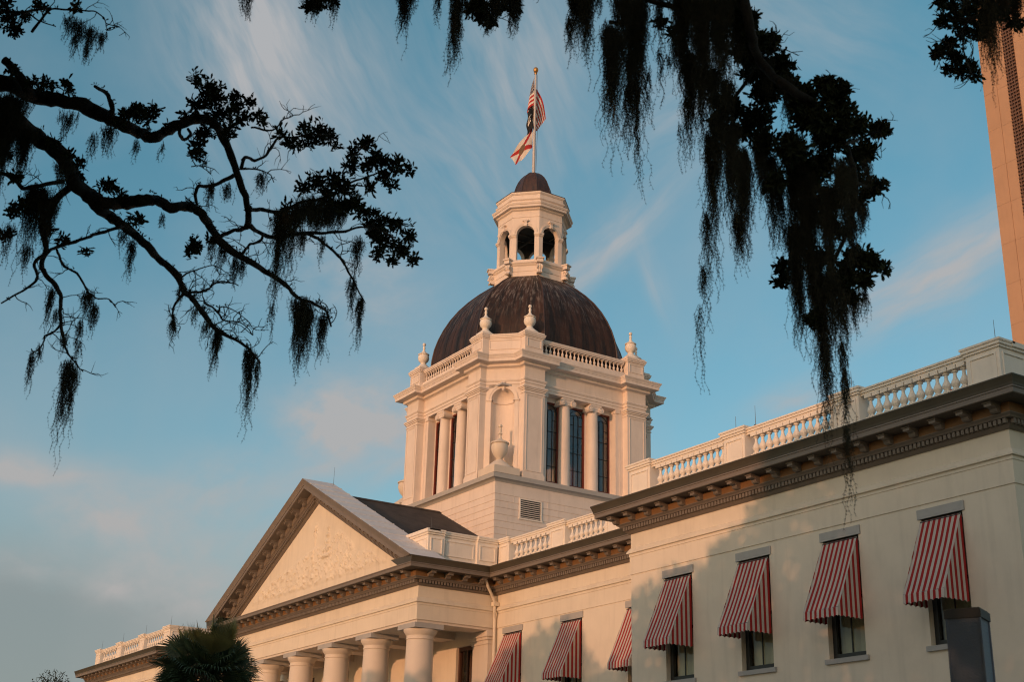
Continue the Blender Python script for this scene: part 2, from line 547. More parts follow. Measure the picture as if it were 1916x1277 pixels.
glass2 = glass_mat("sash_glass", (.92, .93, .86), -.01)

# ------------------------------------------------------------------ ground
g = MB(); g.quad((-3000, -3000, 0), (3000, -3000, 0), (3000, 3000, 0), (-3000, 3000, 0))
tag(g.build("lawn", grass), kind='structure')
g = MB(); g.quad((-160, 6, .004), (60, 6, .004), (60, 29, .004), (-160, 29, .004))
tag(g.build("plaza", paving), kind='structure')

# ------------------------------------------------------------------ the old capitol
XC, YC = -68.3, 44.925
PX, PY, MY, WY = 12.19, 30.83, 35.25, 32.0      # portico half width, its front, recessed wing front, pavilion front
BL, BR, BK = -41.05, -23.23, 54.0
capitol = empty("capitol_building", (XC, YC, 0), label="cream domed capitol with pillared portico, taupe cornices and long wings", cat="building")
capitol['_inplace'] = 1
mirX = lambda x: 2 * XC - x
ZF, ZS, ZC = 13.454, 14.11, 14.62
fullpath = [(mirX(BR), BK), (mirX(BR), WY), (mirX(BL), WY), (mirX(BL), MY), (XC - PX, MY), (XC - PX, PY), (XC + PX, PY), (XC + PX, MY), (BL, MY), (BL, WY), (BR, WY), (BR, BK)]

# walls with window openings
wins_block = [-38.2, -34.11, -30.02, -25.92]
wins_mid = [-54.5, -49.6, -44.72]
HW = .78
def add_window(cx, y, zb=7.6, zt=11.42, kind='sash'):
    w = MB()
    y0, y1 = y + .20, y + .32
    fr = .17
    w.box(cx - HW, cx - HW + fr, y0, y1, zb, zt); w.box(cx + HW - fr, cx + HW, y0, y1, zb, zt)
    w.box(cx - HW + fr, cx + HW - fr, y0, y1, zb, zb + .17); w.box(cx - HW + fr, cx + HW - fr, y0, y1, zt - .17, zt)
    w.box(cx - HW + fr, cx + HW - fr, y0 + .05, y1, zb + 1.85, zb + 1.95)
    w.box(cx - .022, cx + .022, y0 + .045, y0 + .08, zb + .17, zb + 1.85)
    w.box(cx - .022, cx + .022, y0 + .045, y0 + .08, zb + 1.95, zt - .17)
    fo = w.build("window", darkframe, capitol)
    p = MB(); p.quad((cx - HW + fr, y0 + .09, zb + .17), (cx + HW - fr, y0 + .09, zb + .17), (cx + HW - fr, y0 + .09, zt - .17), (cx - HW + fr, y0 + .09, zt - .17))
    p.build("pane", glass2, fo)
    p = MB()
    nseg = 8
    for i in range(nseg):                       # blind with slight folds
        a0 = cx - HW + .12 + (2 * HW - .24) * i / nseg; a1 = cx - HW + .12 + (2 * HW - .24) * (i + 1) / nseg
        d0, d1 = (.0, .03)[i % 2], (.03, .0)[i % 2]
        p.quad((a0, y1 + .12 + d0, zb + .02), (a1, y1 + .12 + d1, zb + .02), (a1, y1 + .12 + d1, zt), (a0, y1 + .12 + d0, zt))
    p.build("blind", shade_m, fo)
    p = MB(); p.box(cx - .91, cx + .91, y - .09, y + .19, zb - .155, zb - .004); p.build("sill", greystone, fo)
    p = MB(); p.box(cx - .88, cx + .88, y - .05, y + .10, zt - .02, zt + .27); p.build("lintel", greystone, fo)
    return fo
def front_wall(x0, x1, y, cs, zb=7.6, zt=11.40, name="wing_wall"):
    w = MB()
    wall(w, lambda s, z, d: (s, y + d, z), x0, x1, 0, 11.9, [(c - HW, c + HW, zb, zt) for c in cs], .45)
    return w.build(name, stucco, capitol)
front_wall(BL, BR, WY, wins_block)
front_wall(XC + PX, BL, MY, wins_mid, zt=11.50)
front_wall(mirX(BR), mirX(BL), WY, [mirX(c) for c in wins_block])
front_wall(mirX(BL), XC - PX, MY, [mirX(c) for c in wins_mid], zt=11.50)
for c in wins_block: add_window(c, WY)
for c in wins_mid: add_window(c, MY, zt=11.52)
for c in wins_block: add_window(mirX(c), WY)
s_ = MB()
for xa in (BL, BR, mirX(BL), mirX(BR)):
    yb = MY if xa in (BL, mirX(BL)) else BK
    if xa in (BR, mirX(BL)): s_.quad((xa, WY, 0), (xa, yb, 0), (xa, yb, 11.9), (xa, WY, 11.9))
    else: s_.quad((xa, yb, 0), (xa, WY, 0), (xa, WY, 11.9), (xa, yb, 11.9))
s_.quad((BR, BK, 0), (mirX(BR), BK, 0), (mirX(BR), BK, 14.6), (BR, BK, 14.6))
s_.build("end_wall", stucco, capitol)
# entablature bands
band = [(.0, 11.84), (.035, 11.845), (.035, 12.54), (.06, 12.545), (.06, 12.65), (.135, 12.665), (.135, 12.715), (.04, 12.86), (.0, 12.90), (.0, ZF), (-.3, ZF)]
b = MB(); b.sweep(fullpath, band, caps=False)
b.build("entablature", stucco, capitol)
# main cornice with dentils
corn = [(-.2, ZF - .002), (.06, ZF - .002), (.10, ZF + .03), (.17, ZF + .09), (.17, 13.56), (.17, 13.71), (.31, 13.715), (.34, 13.76), (.42, 13.81), (.42, 13.83)]
cornt = [(.40, ZS), (1.00, ZS), (1.03, ZS + .015), (1.03, 14.275), (1.06, 14.28), (1.06, 14.325), (-.3, 14.33)]
c = MB(); c.sweep(fullpath, corn, caps=False); c.sweep(fullpath, cornt, caps=False)
def dentils(mb, a, b2, o0=.17, o1=.29, z0=13.565, z1=13.705, pitch=.165, w=.105, inset=.17):
    dx, dy = b2[0] - a[0], b2[1] - a[1]
    l = math.hypot(dx, dy); ux, uy = dx / l, dy / l; nx, ny = uy, -ux
    n = int((l + 2 * inset) / pitch); st = -inset + (l + 2 * inset - n * pitch) / 2 + pitch / 2
    for i in range(n):
        t = st + i * pitch
        cx, cy = a[0] + ux * t + nx * (o0 + o1) / 2, a[1] + uy * t + ny * (o0 + o1) / 2
        mb.obox((cx, cy, (z0 + z1) / 2), (ux * w / 2, uy * w / 2, 0), (nx * (o1 - o0) / 2, ny * (o1 - o0) / 2, 0), (0, 0, (z1 - z0) / 2))
for i in (1, 5, 6, 7, 9, 10):
    dentils(c, fullpath[i], fullpath[i + 1], inset=.17)
dentils(c, fullpath[8], fullpath[9], inset=-.3); dentils(c, fullpath[4], fullpath[3], inset=-.3)
cyma = [(-.3, 14.325), (1.07, 14.33), (1.085, 14.40), (1.12, 14.50), (1.15, 14.57), (1.16, 14.58), (1.16, ZC), (-1.0, ZC + .06)]
cornice = c.build("cornice", taupe, capitol)
c = MB()
c.sweep([(XC + PX, PY - 1.06), (XC + PX, MY), (BL, MY), (BL, WY), (BR, WY), (BR, BK)], cyma)
c.build("gutter", gutterpaint, cornice); c = MB()
c.sweep([(mirX(BR), BK), (mirX(BR), WY), (mirX(BL), WY), (mirX(BL), MY), (XC - PX, MY), (XC - PX, PY - 1.06)], cyma)
c.build("gutter", gutterpaint, cornice)
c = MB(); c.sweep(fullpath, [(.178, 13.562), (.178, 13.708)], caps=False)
c.build("dentil_shade", recess, cornice)  # dark strip painted for the shade between the dentils
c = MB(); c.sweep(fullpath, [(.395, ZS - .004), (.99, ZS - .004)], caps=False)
c.build("soffit", recess, cornice)  # dark sheet painted for the shade between the brackets
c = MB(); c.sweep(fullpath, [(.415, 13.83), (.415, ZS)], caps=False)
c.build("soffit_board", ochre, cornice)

# modillion brackets
def modillion_mesh():
    q = MB()
    w = .125
    pr = [(.41, 13.84), (.50, 13.835), (.57, 13.86), (.60, 13.91), (.60, 13.95), (.66, 13.985), (.76, 13.985), (.80, 13.97), (.84, 13.975), (.84, ZS - .045), (.41, ZS - .045)]
    k = len(pr)
    q.add([(-w, -o, z) for o, z in pr] + [(w, -o, z) for o, z in pr],
          [list(range(k)), [k + i for i in range(k)][::-1]] + [[(i + 1) % k, i, k + i, k + (i + 1) % k] for i in range(k)])
    q.box(-w - .03, w + .03, -.88, -.40, ZS - .044, ZS + .01)
    return q
mod = modillion_mesh().build("modillion", taupe, cornice)
first = [mod]
rest = MB()
def modillions(a, b2, n, e0, e1, keep=True):
    dx, dy = b2[0] - a[0], b2[1] - a[1]
    l = math.hypot(dx, dy); ux, uy = dx / l, dy / l
    rz = math.atan2(uy, ux)
    for i in range(n):
        t = e0 + (l - e0 - e1) * i / (n - 1)
        loc = (a[0] + ux * t, a[1] + uy * t, 0)
        if not keep:
            rest.M = Matrix.Translation(loc) @ Matrix.Rotation(rz, 4, 'Z')
            q = modillion_mesh(); rest.add(q.v, q.f); rest.M = None
        elif first:
            o = first.pop(); o.location, o.rotation_euler = loc, (0, 0, rz)
        else:
            dup(mod, cornice, loc, (0, 0, rz))
modillions(fullpath[9], fullpath[10], 19, -.3, .02)              # right pavilion
modillions(fullpath[7], fullpath[8], 14, 1.15, 1.3)              # right recessed wing
modillions(fullpath[6], fullpath[7], 4, .35, 1.2)                # portico return
modillions(fullpath[5], fullpath[6], 25, .2, .2)                 # portico front
modillions(fullpath[1], fullpath[2], 19, .02, .02, keep=False)
modillions(fullpath[10], fullpath[11], 20, .35, .3, keep=False)
rm = rest.build("modillion", taupe, capitol); rm['kind'] = 'stuff'
first.clear()

# ---------------- portico
p = MB()
p.box(XC - PX + .02, XC + PX - .02, PY + .02, PY + 1.5, 11.72, 11.86)
p.box(XC - PX + .02, XC + PX - .02, PY + 1.5, MY, 12.1, 12.2)
for k in range(7):
    xx = XC - PX + .62 + k * (2 * PX - 1.24) / 6
    p.box(xx - .6, xx + .6, PY + 1.501, MY - .002, 11.722, 12.098)
p.build("portico_ceiling", columnpaint, capitol)
colx = [XC + s * d for d in (11.3, 6.78, 2.26) for s in (1, -1)]
def column_mesh():
    q = MB(); q.lathe([(.80, 1.4), (.80, 1.55), (.76, 1.7), (.735, 1.8), (.735, 4.5), (.70, 7.5), (.655, 10.7), (.65, 11.0)], 32, ends=False); return q
def cap_mesh():
    q = MB(); q.lathe([(.652, 10.995), (.69, 11.005), (.69, 11.05), (.655, 11.06), (.66, 11.18), (.72, 11.25), (.79, 11.36), (.82, 11.44), (.82, 11.47), (.80, 11.485)], 32, ends=False); return q
col = cap = aba = None
for i, x in enumerate(colx):
    if i == 0:
        col = column_mesh().build("column", columnpaint, capitol, True, 40); col.location = (x - XC, 31.55 - YC, 0)
        cap = cap_mesh().build("capital", columnpaint, col, True, 35); cap.location = (0, 0, 0)
        q = MB(); q.box(-.86, .86, -.79, .79, 11.485, 11.718); aba = q.build("abacus", greystone, col)
    else:
        c2 = dup(col, capitol, (x - XC, 31.55 - YC, 0)); dup(cap, c2); dup(aba, c2)
# rear wall with tall doors, and antae
holes = [(XC + s * d - .82, XC + s * d + .82, 3.2, 11.3) for d in (9.32, 4.6) for s in (1, -1)] + [(XC - .9, XC + .9, 3.2, 11.3)]
w = MB(); wall(w, lambda s, z, d: (s, MY + d, z), XC - PX, XC + PX, 0, 12.2, holes, .5)
w.build("portico_wall", stucco, capitol)
for h in holes:
    cx = (h[0] + h[1]) / 2
    q = MB()
    a, b2 = h[0], h[1]
    q.box(a, a + .14, MY + .15, MY + .3, 3.2, 11.3); q.box(b2 - .14, b2, MY + .15, MY + .3, 3.2, 11.3)
    q.box(a + .14, b2 - .14, MY + .15, MY + .3, 11.1, 11.3); q.box(a + .14, b2 - .14, MY + .17, MY + .3, 8.6, 8.75); q.box(cx - .05, cx + .05, MY + .18, MY + .3, 3.2, 11.1)
    d = q.build("door", brownwood, capitol)
    q = MB(); q.quad((a + .14, MY + .24, 3.2), (b2 - .14, MY + .24, 3.2), (b2 - .14, MY + .24, 11.1), (a + .14, MY + .24, 11.1)); q.build("pane", glass2, d)
    q = MB(); q.box(a - .1, b2 + .1, MY + .8, MY + 1.0, 3.0, 11.5); q.build("curtain", brownwood, d)
for s in (1, -1):
    an = MB()
    x0, x1 = XC + s * 11.35 - .72, XC + s * 11.35 + .72
    an.box(x0, x1, MY - .32, MY - .002, 0, 11.1)
    an.box(x0 - .05, x1 + .05, MY - .37, MY - .004, 11.1, 11.3); an.box(x0 - .12, x1 + .12, MY - .44, MY - .006, 11.3, 11.44); an.box(x0 - .18, x1 + .18, MY - .50, MY - .008, 11.44, 11.71)
    an.build("anta", columnpaint, capitol)
q = MB(); q.box(XC - PX - .4, XC + PX + .4, PY - .5, MY - .01, .004, 1.4); 
for k in range(7): q.box(XC - PX - .4, XC + PX + .4, PY - .5 - .32 * (k + 1), PY - .5 - .32 * k, .004, 1.4 - .2 * (k + 1) + .02)
q.build("podium", greystone, capitol)

# ---------------- pediment
SL = (21.13 - ZC) / (PX + 1.16)
CS = math.cos(math.atan(SL)); SN = math.sin(math.atan(SL))
ped = MB()
def rake(profile, mb, side, zcut=ZC, closed=True):
    """profile of (outward from PY, depth below the top line)"""
    k = len(profile)
    vs = []
    for o, d in profile:
        zt = 21.13 - d / CS
        vs.append((XC, PY - o, zt))
    for o, d in profile:
        xh = (21.13 - d / CS - zcut) / SL
        vs.append((XC + side * xh, PY - o, zcut))
    fs = [[i, i + 1, k + i + 1, k + i] if side < 0 else [i + 1, i, k + i, k + i + 1] for i in range(k - 1)]
    mb.add(vs, fs)
# outward side is listed from the wall up and out over the top
rk = [(.0, 1.20), (.06, 1.17), (.17, 1.08), (.17, .92), (.31, .915), (.34, .87), (.42, .81), (.42, .51), (1.00, .51), (1.03, .495), (1.03, .345), (1.06, .34), (1.06, .30), (1.085, .22), (1.12, .12), (1.15, .05), (1.16, .04), (1.16, .0), (-.75, .0), (-.75, 1.2)]
for s in (1, -1): rake(rk[::-1] if False else rk, ped, s)
# dentils and brackets follow the slope
def rake_items(mb, s, o0, o1, d0, d1, pitch, w, start, end, n=None):
    ux, uz = s * CS, -SN                   # down the slope
    px, pz = -s * SN, -CS                  # perpendicular, downwards
    L_ = (PX + 1.16) / CS
    t = start
    while t < L_ - end:
        base = Vector((XC + ux * t, 0, 21.13 + uz * t))
        mid = base + Vector((px, 0, pz)) * ((d0 + d1) / 2)
        mid.y = PY - (o0 + o1) / 2
        mb.obox(mid, Vector((ux, 0, uz)) * (w / 2), (0, (o1 - o0) / 2, 0), Vector((px, 0, pz)) * ((d1 - d0) / 2))
        t += pitch
for s in (1, -1): rake_items(ped, s, .17, .29, .925, 1.065, .165, .105, .65, 1.95)
pediment = ped.build("pediment_cornice", taupe, capitol)
q = MB()
for s in (1, -1):
    for o in (.418,):
        zt0, zt1 = 21.13 - .82 / CS, 21.13 - .505 / CS
        v = [(XC, PY - o, zt0), (XC, PY - o, zt1), (XC + s * (zt1 - ZC) / SL, PY - o, ZC), (XC + s * (zt0 - ZC) / SL, PY - o, ZC)]
        q.quad(*v)
q.build("soffit_board", ochre, pediment)
for s in (-1, 1):                               # raking brackets, plumb sided
    L_ = (PX + 1.16) / CS
    for k in range(12):
        t = 1.0 + k * (L_ - 3.0) / 11.5
        q = MB()
        x = XC + s * CS * t; z = 21.13 - SN * t
        A = Matrix(((1, 0, 0, x), (0, 1, 0, PY), (0, 0, 1, z), (0, 0, 0, 1)))
        sh = -s * SL
        pr = [(.41, .80), (.50, .80), (.58, .76), (.60, .70), (.62, .66), (.70, .645), (.80, .645), (.84, .635), (.84, .56), (.41, .56)]
        kk = len(pr); w_ = .125
        vs = [(x - w_, PY - o, z - d / CS + -w_ * sh) for o, d in pr] + [(x + w_, PY - o, z - d / CS + w_ * sh) for o, d in pr]
        q.add(vs, [list(range(kk)), [kk + i for i in range(kk)][::-1]] + [[(i + 1) % kk, i, kk + i, kk + (i + 1) % kk] for i in range(kk)])
        w_ = .16
        pr = [(.40, .56), (.88, .56), (.88, .508), (.40, .508)]; kk = 4
        vs = [(x - w_, PY - o, z - d / CS + -w_ * sh) for o, d in pr] + [(x + w_, PY - o, z - d / CS + w_ * sh) for o, d in pr]
        q.add(vs, [list(range(kk)), [kk + i for i in range(kk)][::-1]] + [[(i + 1) % kk, i, kk + i, kk + (i + 1) % kk] for i in range(kk)])
        q.build("modillion", taupe, pediment)
# tympanum with low relief
tym = MB()
TY = PY - .02
nx_, nz_ = 260, 110
z0t = ZC + .02
Wt = (21.13 - 1.15 / CS - z0t) / SL
Ht = 21.13 - 1.10 / CS - z0t
def relief(x, z):
    t = min(1, abs(x) / Wt)
    h = 0.0
    top = z0t + Ht * (1 - t)
    lim = z0t + .75 + 2.0 * (1 - t) + .25 * noise.noise((x * .8, 0, 3)) + (1.0 if 1.4 < x < 5 else 0) * math.exp(-((x - 3.0) / 1.5) ** 2)
    edge = max(0, min(1, (lim - z) / .25)) * max(0, min(1, (z - z0t - .45) / .2)) * max(0, min(1, (top - z - .35) / .25))
    if edge > 0:
        n = noise.fractal((x * 4.6, z * 4.6, .5), .7, 2.1, 4)
        h += edge * (.025 + .12 * max(0, n) + .025 * abs(noise.noise((x * 11, z * 11, 1))))
    if abs(x + .1) < .05 and 16.4 < z < 18.0: h += .05           # palm stem
    rr = math.hypot((x + .1) / .42, (z - 18.25) / .5)
    if .2 < rr < 1: h += .05 * (1 + math.sin(9 * math.atan2(z - 18.25, x + .1))) * (1 - rr)
    if 16.5 < z < 18.2 and abs(x - 1.6) < .5 * (18.3 - z) / 1.8: h += .11 * (.5 + .5 * math.sin(z * 16))   # spruce like mast
    return h
gv = []
for j in range(nz_ + 1):
    for i in range(nx_ + 1):
        v = j / nz_
        x = (-1 + 2 * i / nx_) * Wt * (1 - v * .999)
        z = z0t + Ht * v
        gv.append((XC + x, TY - relief(x, z), z))
tym.add(gv, [[j * (nx_ + 1) + i, j * (nx_ + 1) + i + 1, (j + 1) * (nx_ + 1) + i + 1, (j + 1) * (nx_ + 1) + i] for j in range(nz_) for i in range(nx_)])
tym.build("tympanum", stucco, capitol, True, 50)
# roofs
q = MB()
for s in (1, -1):
    a = [(XC, PY - 1.165, 21.14), (XC, PY + .78, 21.14), (XC + s * (PX + 1.18), PY + .78, ZC - .0), (XC + s * (PX + 1.18), PY - 1.165, ZC - .0)]
    q.quad(*(a if s > 0 else a[::-1]))
    for k in range(1, 12):                     # lapped metal sheets
        t = k / 12
        x = s * (PX + 1.16) * t; z = 21.14 - SL * abs(x)
        q.obox((XC + x, PY - .19, z + .010), (s * CS * .035, 0, -SN * .035), (0, .975, 0), (s * SN * .022, 0, CS * .022))
q.build("metal_coping_roof", zinc, capitol)
q = MB()
zr = 20.54; xr = (zr - 14.7) / SL
for s in (1, -1):
    a = [(XC, PY + .70, zr), (XC, 38.75, zr), (XC + s * xr, 38.75, 14.7), (XC + s * xr, PY + .70, 14.7)]
    q.quad(*(a if s > 0 else a[::-1]))
    for k in range(1, 9):
        t = k / 9
    q.obox((XC + s * .12, 35.0, zr - .05 * .5), (s * .13, 0, -.06), (0, 3.7, 0), (0, 0, .03))
q.build("gable_roof", shingle, capitol)
q = MB()
q.box(mirX(BR) + .1, BR - .1, MY + .4, BK - .1, 14.40, 14.66); q.box(BL + .3, BR - .3, WY + .3, MY + .4, 14.40, 14.659); q.box(mirX(BR) + .3, mirX(BL) - .3, WY + .3, MY + .4, 14.40, 14.659); q.box(XC - PX + .3, XC + PX - .3, PY + .9, MY + .4, 14.40, 14.658)
q.build("flat_roof", zinc, capitol)
q = MB()                                        # low red hip roof inside the pavilion parapet
q.add([(-39.5, 36, 14.66), (-26.5, 36, 14.66), (-26.5, 50, 14.66), (-39.5, 50, 14.66), (-33.9, 41, 18.7), (-32.2, 41, 19.0), (-32.2, 45, 19.0), (-33.9, 45, 18.7)],
      [[0, 1, 5, 4], [1, 2, 6, 5], [2, 3, 7, 6], [3, 0, 4, 7], [4, 5, 6, 7]])
q.build("hip_roof", redtile, capitol)
# downpipe in the corner of portico and wing
q = MB()
q.tube([(XC + PX + .55, MY - 1.0, 14.1), (XC + PX + .42, MY - .75, 13.75), (XC + PX + .22, MY - .35, 13.35), (XC + PX + .2, MY - .2, 13.1), (XC + PX + .2, MY - .2, 12.75), (XC + PX + .36, MY - .3, 12.6), (XC + PX + .2, MY - .18, 12.3), (XC + PX + .2, MY - .16, .4)], .075, 8)
q.box(XC + PX + .06, XC + PX + .34, MY - .32, MY - .02, 12.9, 13.1)
q.build("downpipe", stucco, capitol)

# ---------------- roof balustrades
def baluster_mesh(h, r=1.0):
    q = MB()
    w = .15 * r
    q.box(-w, w, -w, w, 0, .11 * h)
    q.box(-w, w, -w, w, .88 * h, h)
    pr = [(.10, .11), (.125, .14), (.125, .18), (.075, .205), (.09, .24), (.135, .32), (.145, .38), (.13, .45), (.09, .53), (.06, .62), (.052, .72), (.06, .78), (.10, .80), (.10, .83), (.07, .845), (.12, .88)]
    q.lathe([(a * r, z * h) for a, z in pr], 12, ends=False)
    return q
ZB0, ZB1 = 15.13, 16.0
def pedestal(mb, x0, x1, y0, y1, z0, z1, cop=.13, face=None):
    mb.box(x0, x1, y0, y1, z0, z1 - .25)
    mb.box(x0 - cop * .4, x1 + cop * .4, y0 - cop * .4, y1 + cop * .4, z1 - .251, z1 - .17)
    mb.box(x0 - cop * .75, x1 + cop * .75, y0 - cop * .75, y1 + cop * .75, z1 - .17, z1 - .07)
    mb.box(x0 - cop, x1 + cop, y0 - cop, y1 + cop, z1 - .07, z1)
def panel(mb, P, s0, s1, z0, z1):            # raised frame round a sunk panel, P(s, z, out)
    t, d = .05, .035
    for (a, b2, c2, d2) in ((s0, s1, z0, z0 + t), (s0, s1, z1 - t, z1), (s0, s0 + t, z0 + t, z1 - t), (s1 - t, s1, z0 + t, z1 - t)):
        v = [P(a, c2, 0), P(b2, c2, 0), P(b2, d2, 0), P(a, d2, 0), P(a, c2, d), P(b2, c2, d), P(b2, d2, d), P(a, d2, d)]
        mb.add(v, [[4, 5, 6, 7], [0, 1, 5, 4], [1, 2, 6, 5], [2, 3, 7, 6], [3, 0, 4, 7]])
bal0 = [None]
balrest = MB()
def bay(parent, x0, x1, y, n, keep=True, first_x=None, last_x=None):
    for i in range(n):
        x = first_x + (last_x - first_x) * i / (n - 1)
        if not keep:
            q = baluster_mesh(ZB1 - ZB0, .72); balrest.M = Matrix.Translation((x, y, ZB0)); balrest.add(q.v, q.f); balrest.M = None
        elif bal0[0] is None:
            bal0[0] = baluster_mesh(ZB1 - ZB0).build("baluster", white, parent, True, 35); bal0[0].location = (x, y, ZB0)
        else:
            dup(bal0[0], parent, (x, y, ZB0))
def rod(parent, x, y, z, h=.75):
    q = MB(); q.tube([(x, y, z), (x, y, z + h)], [.012, .006], 5); q.box(x - .04, x + .04, y - .04, y + .04, z - .005, z + .03); q.build("lightning_rod", iron, parent)
def balustrade(peds, y, bays, keep=True, x0=None, x1=None, zt=16.32, dy=.5):
    r = MB()
    r.box(x0, x1, y + .08, y + .42, 14.62, ZB0)                         # plinth
    r.box(x0, x1, y + .10, y + .40, ZB1, ZB1 + .08); r.box(x0, x1, y + .06, y + .44, ZB1 + .08, ZB1 + .17); r.box(x0, x1, y + .02, y + .48, ZB1 + .17, ZB1 + .23)
    o = r.build("balustrade", white, capitol)
    for a, b2 in peds:
        q = MB(); pedestal(q, a, b2, y, y + dy, 14.6, zt); panel(q, lambda s, z, d: (s, y - d, z), a + .12, b2 - .12, 15.12, zt - .38)
        q.build("pedestal", white, o)
    for (fx, lx, n) in bays:
        bay(o, 0, 0, y + .25, n, keep, fx, lx)
    return o
Yb = WY + .10
pedB = [(-41.25, -39.93), (-35.57, -34.44), (-30.06, -28.92), (-24.55, -23.33)]
bo = balustrade(pedB, Yb, [(-39.56, -35.87, 12), (-34.10, -30.36, 12), (-28.62, -24.85, 12)], x0=-40.6, x1=-24.0)
for x in (-34.5, -30.0, -24.2): rod(bo, x + .6 if x > -31 else x + .4, Yb + .25, 16.32)
rod(bo, -34.9 - .25, Yb + .25, 16.32, .6)
q = MB()                                       # solid return parapet at the right end
q.box(-23.83, -23.33, Yb + .5, BK - .5, 14.6, 16.07); q.box(-23.9, -23.26, Yb + .5, BK - .5, 16.07, 16.16); q.box(-23.95, -23.2, Yb + .5, BK - .5, 16.16, 16.24); q.box(-23.83 - .05, -23.2, Yb + .5, BK - .5, 16.24, 16.318)
panel(q, lambda s, z, d: (-23.33 + d, s, z), Yb + .12, Yb + 2.2, 15.12, 15.94); panel(q, lambda s, z, d: (-23.33 + d, s, z), Yb + 2.5, Yb + 6.2, 15.12, 15.94)
q.build("parapet", white, capitol)
pedM = [(-56.25, -55.30), (-51.72, -50.45), (-47.28, -46.0)]
bm = balustrade(pedM, MY + .15, [(-54.90, -52.0, 8), (-50.17, -47.55, 8), (-45.7, -42.6, 8)], x0=-55.8, x1=-41.3)
bl = balustrade([(mirX(b2), mirX(a)) for a, b2 in pedB], Yb, [(mirX(-25.0), mirX(-28.5), 9), (mirX(-30.5), mirX(-34.0), 9), (mirX(-36.0), mirX(-39.4), 9)], keep=False, x0=mirX(-24), x1=mirX(-40.6))
for a, b2 in pedB: rod(bl, mirX((a + b2) / 2), Yb + .25, 16.32)
br_ = balrest.build("baluster", white, capitol, True, 35); br_['kind'] = 'stuff'
q = MB()                                       # left pavilion return parapet
xx = mirX(-41.25)
q.box(xx - .5, xx, Yb + .5, MY + 1.5, 14.6, 16.07); q.box(xx - .55, xx + .08, Yb + .5, MY + 1.5, 16.07, 16.318)
panel(q, lambda s, z, d: (xx + d, s, z), Yb + .15, MY + 1.2, 15.12, 15.94)
q.build("parapet", white, capitol)
q = MB()                                       # parapet over the portico return
x = XC + PX - .10
for (a, b2, dd) in ((31.3, 32.22, 0), (32.22, 34.12, -.14), (34.12, 35.3, 0)):
    q.box(x - .5, x + dd, a, b2, 14.6, 16.05)
    q.box(x - .55, x + dd + .05, a, b2, 16.05, 16.15); q.box(x - .58, x + dd + .10, a, b2, 16.15, 16.24); q.box(x - .6, x + dd + .13, a, b2, 16.24, 16.318)
    panel(q, lambda s, z, d, dd=dd: (x + dd + d, s, z), a + .13, b2 - .13, 15.12, 15.9)
q.box(x - 4.2, x - .5, 31.3, 31.8, 14.6, 16.05); q.box(x - 4.2, x + .13, 31.17, 31.9, 16.15, 16.317); q.box(x - 4.2, x + .06, 31.24, 31.9, 16.05, 16.15)
panel(q, lambda s, z, d: (s, 31.3 - d, z), x - 1.6, x - .13, 15.12, 15.9)
par = q.build("parapet", white, capitol)
rod(par, x - .3, 31.6, 16.3, .7)
q = MB(); q.tube([(XC + .4, PY + .6, 20.9), (XC + .4, PY + .6, 22.0)], [.012, .006], 5); q.build("lightning_rod", iron, capitol)
# ---------------- tower base
TX, TYc = XC, YC
def T(x, y): return (TX + x, TYc + y)
def sq(h): return [T(-h, -h), T(h, -h), T(h, h), T(-h, h)]
B = 6.24
prof = [(0, 14.6)]
zs = [20.47 - .385 * k for k in range(0, 15)][::-1]
for z in zs:
    prof += [(0, z - .02), (-.03, z - .012), (-.03, z + .012), (0, z + .02)]
prof += [(0, 21.19)]
b = MB(); b.sweep(sq(B), prof, closed=True)
k = 0
for z in zs:                                  # upright joints, staggered
    k += 1
    y = -B + .85 + (.42 if k % 2 else -.0)
    while y < B:
        if not (40.3 < TYc + y < 41.95 and 19.2 < z - .1 < 20.5):
            b.box(TX + B - .01, TX + B + .012, TYc + y, TYc + y + .028, z - .365, z - .02)
        y += .86 * 1.35
tower_base = b.build("tower_base", towerpaint, capitol)
b = MB(); b.sweep(sq(B), [(-.1, 21.185), (.03, 21.186), (.05, 21.23), (.10, 21.29), (.17, 21.33), (.20, 21.35), (.29, 21.355), (.29, 21.62), (-1.8, 21.66)], closed=True)
b.build("base_cap", greystone, tower_base)
b = MB()
xf = TX + B
b.box(xf - .0, xf + .05, 40.33, 40.41, 19.30, 20.45); b.box(xf, xf + .05, 41.80, 41.88, 19.30, 20.45); b.box(xf, xf + .05, 40.41, 41.80, 20.38, 20.45); b.box(xf, xf + .07, 40.30, 41.92, 19.22, 19.30)
lv = b.build("louvre_vent", white, tower_base)
b = MB()
for i in range(9):
    z = 19.34 + i * .116
    b.obox((xf + .012, 41.105, z + .03), (0, .69, 0), (.038, 0, -.03), (.006, 0, .008))
b.build("slat", white, lv)
b = MB(); b.quad((xf + .004, 40.41, 19.3), (xf + .004, 41.8, 19.3), (xf + .004, 41.8, 20.38), (xf + .004, 40.41, 20.38)); b.build("vent_backing", dark, lv)

# ---------------- tower shaft, four alike sides
HP, RP, RC, PO, PI_ = 6.40, 5.95, 6.0, 4.5, 3.08
ring = []
for k in range(4):
    ca, sa = [(1, 0), (0, 1), (-1, 0), (0, -1)][k]
    for x, y in ((RC, -PO), (HP, -PO), (HP, -PI_), (RP, -PI_), (RP, PI_), (HP, PI_), (HP, PO), (RC, PO)):
        ring.append(T(x * ca - y * sa, x * sa + y * ca))
ZT0, ZE = 21.64, 27.22
core = MB()
core.M = None
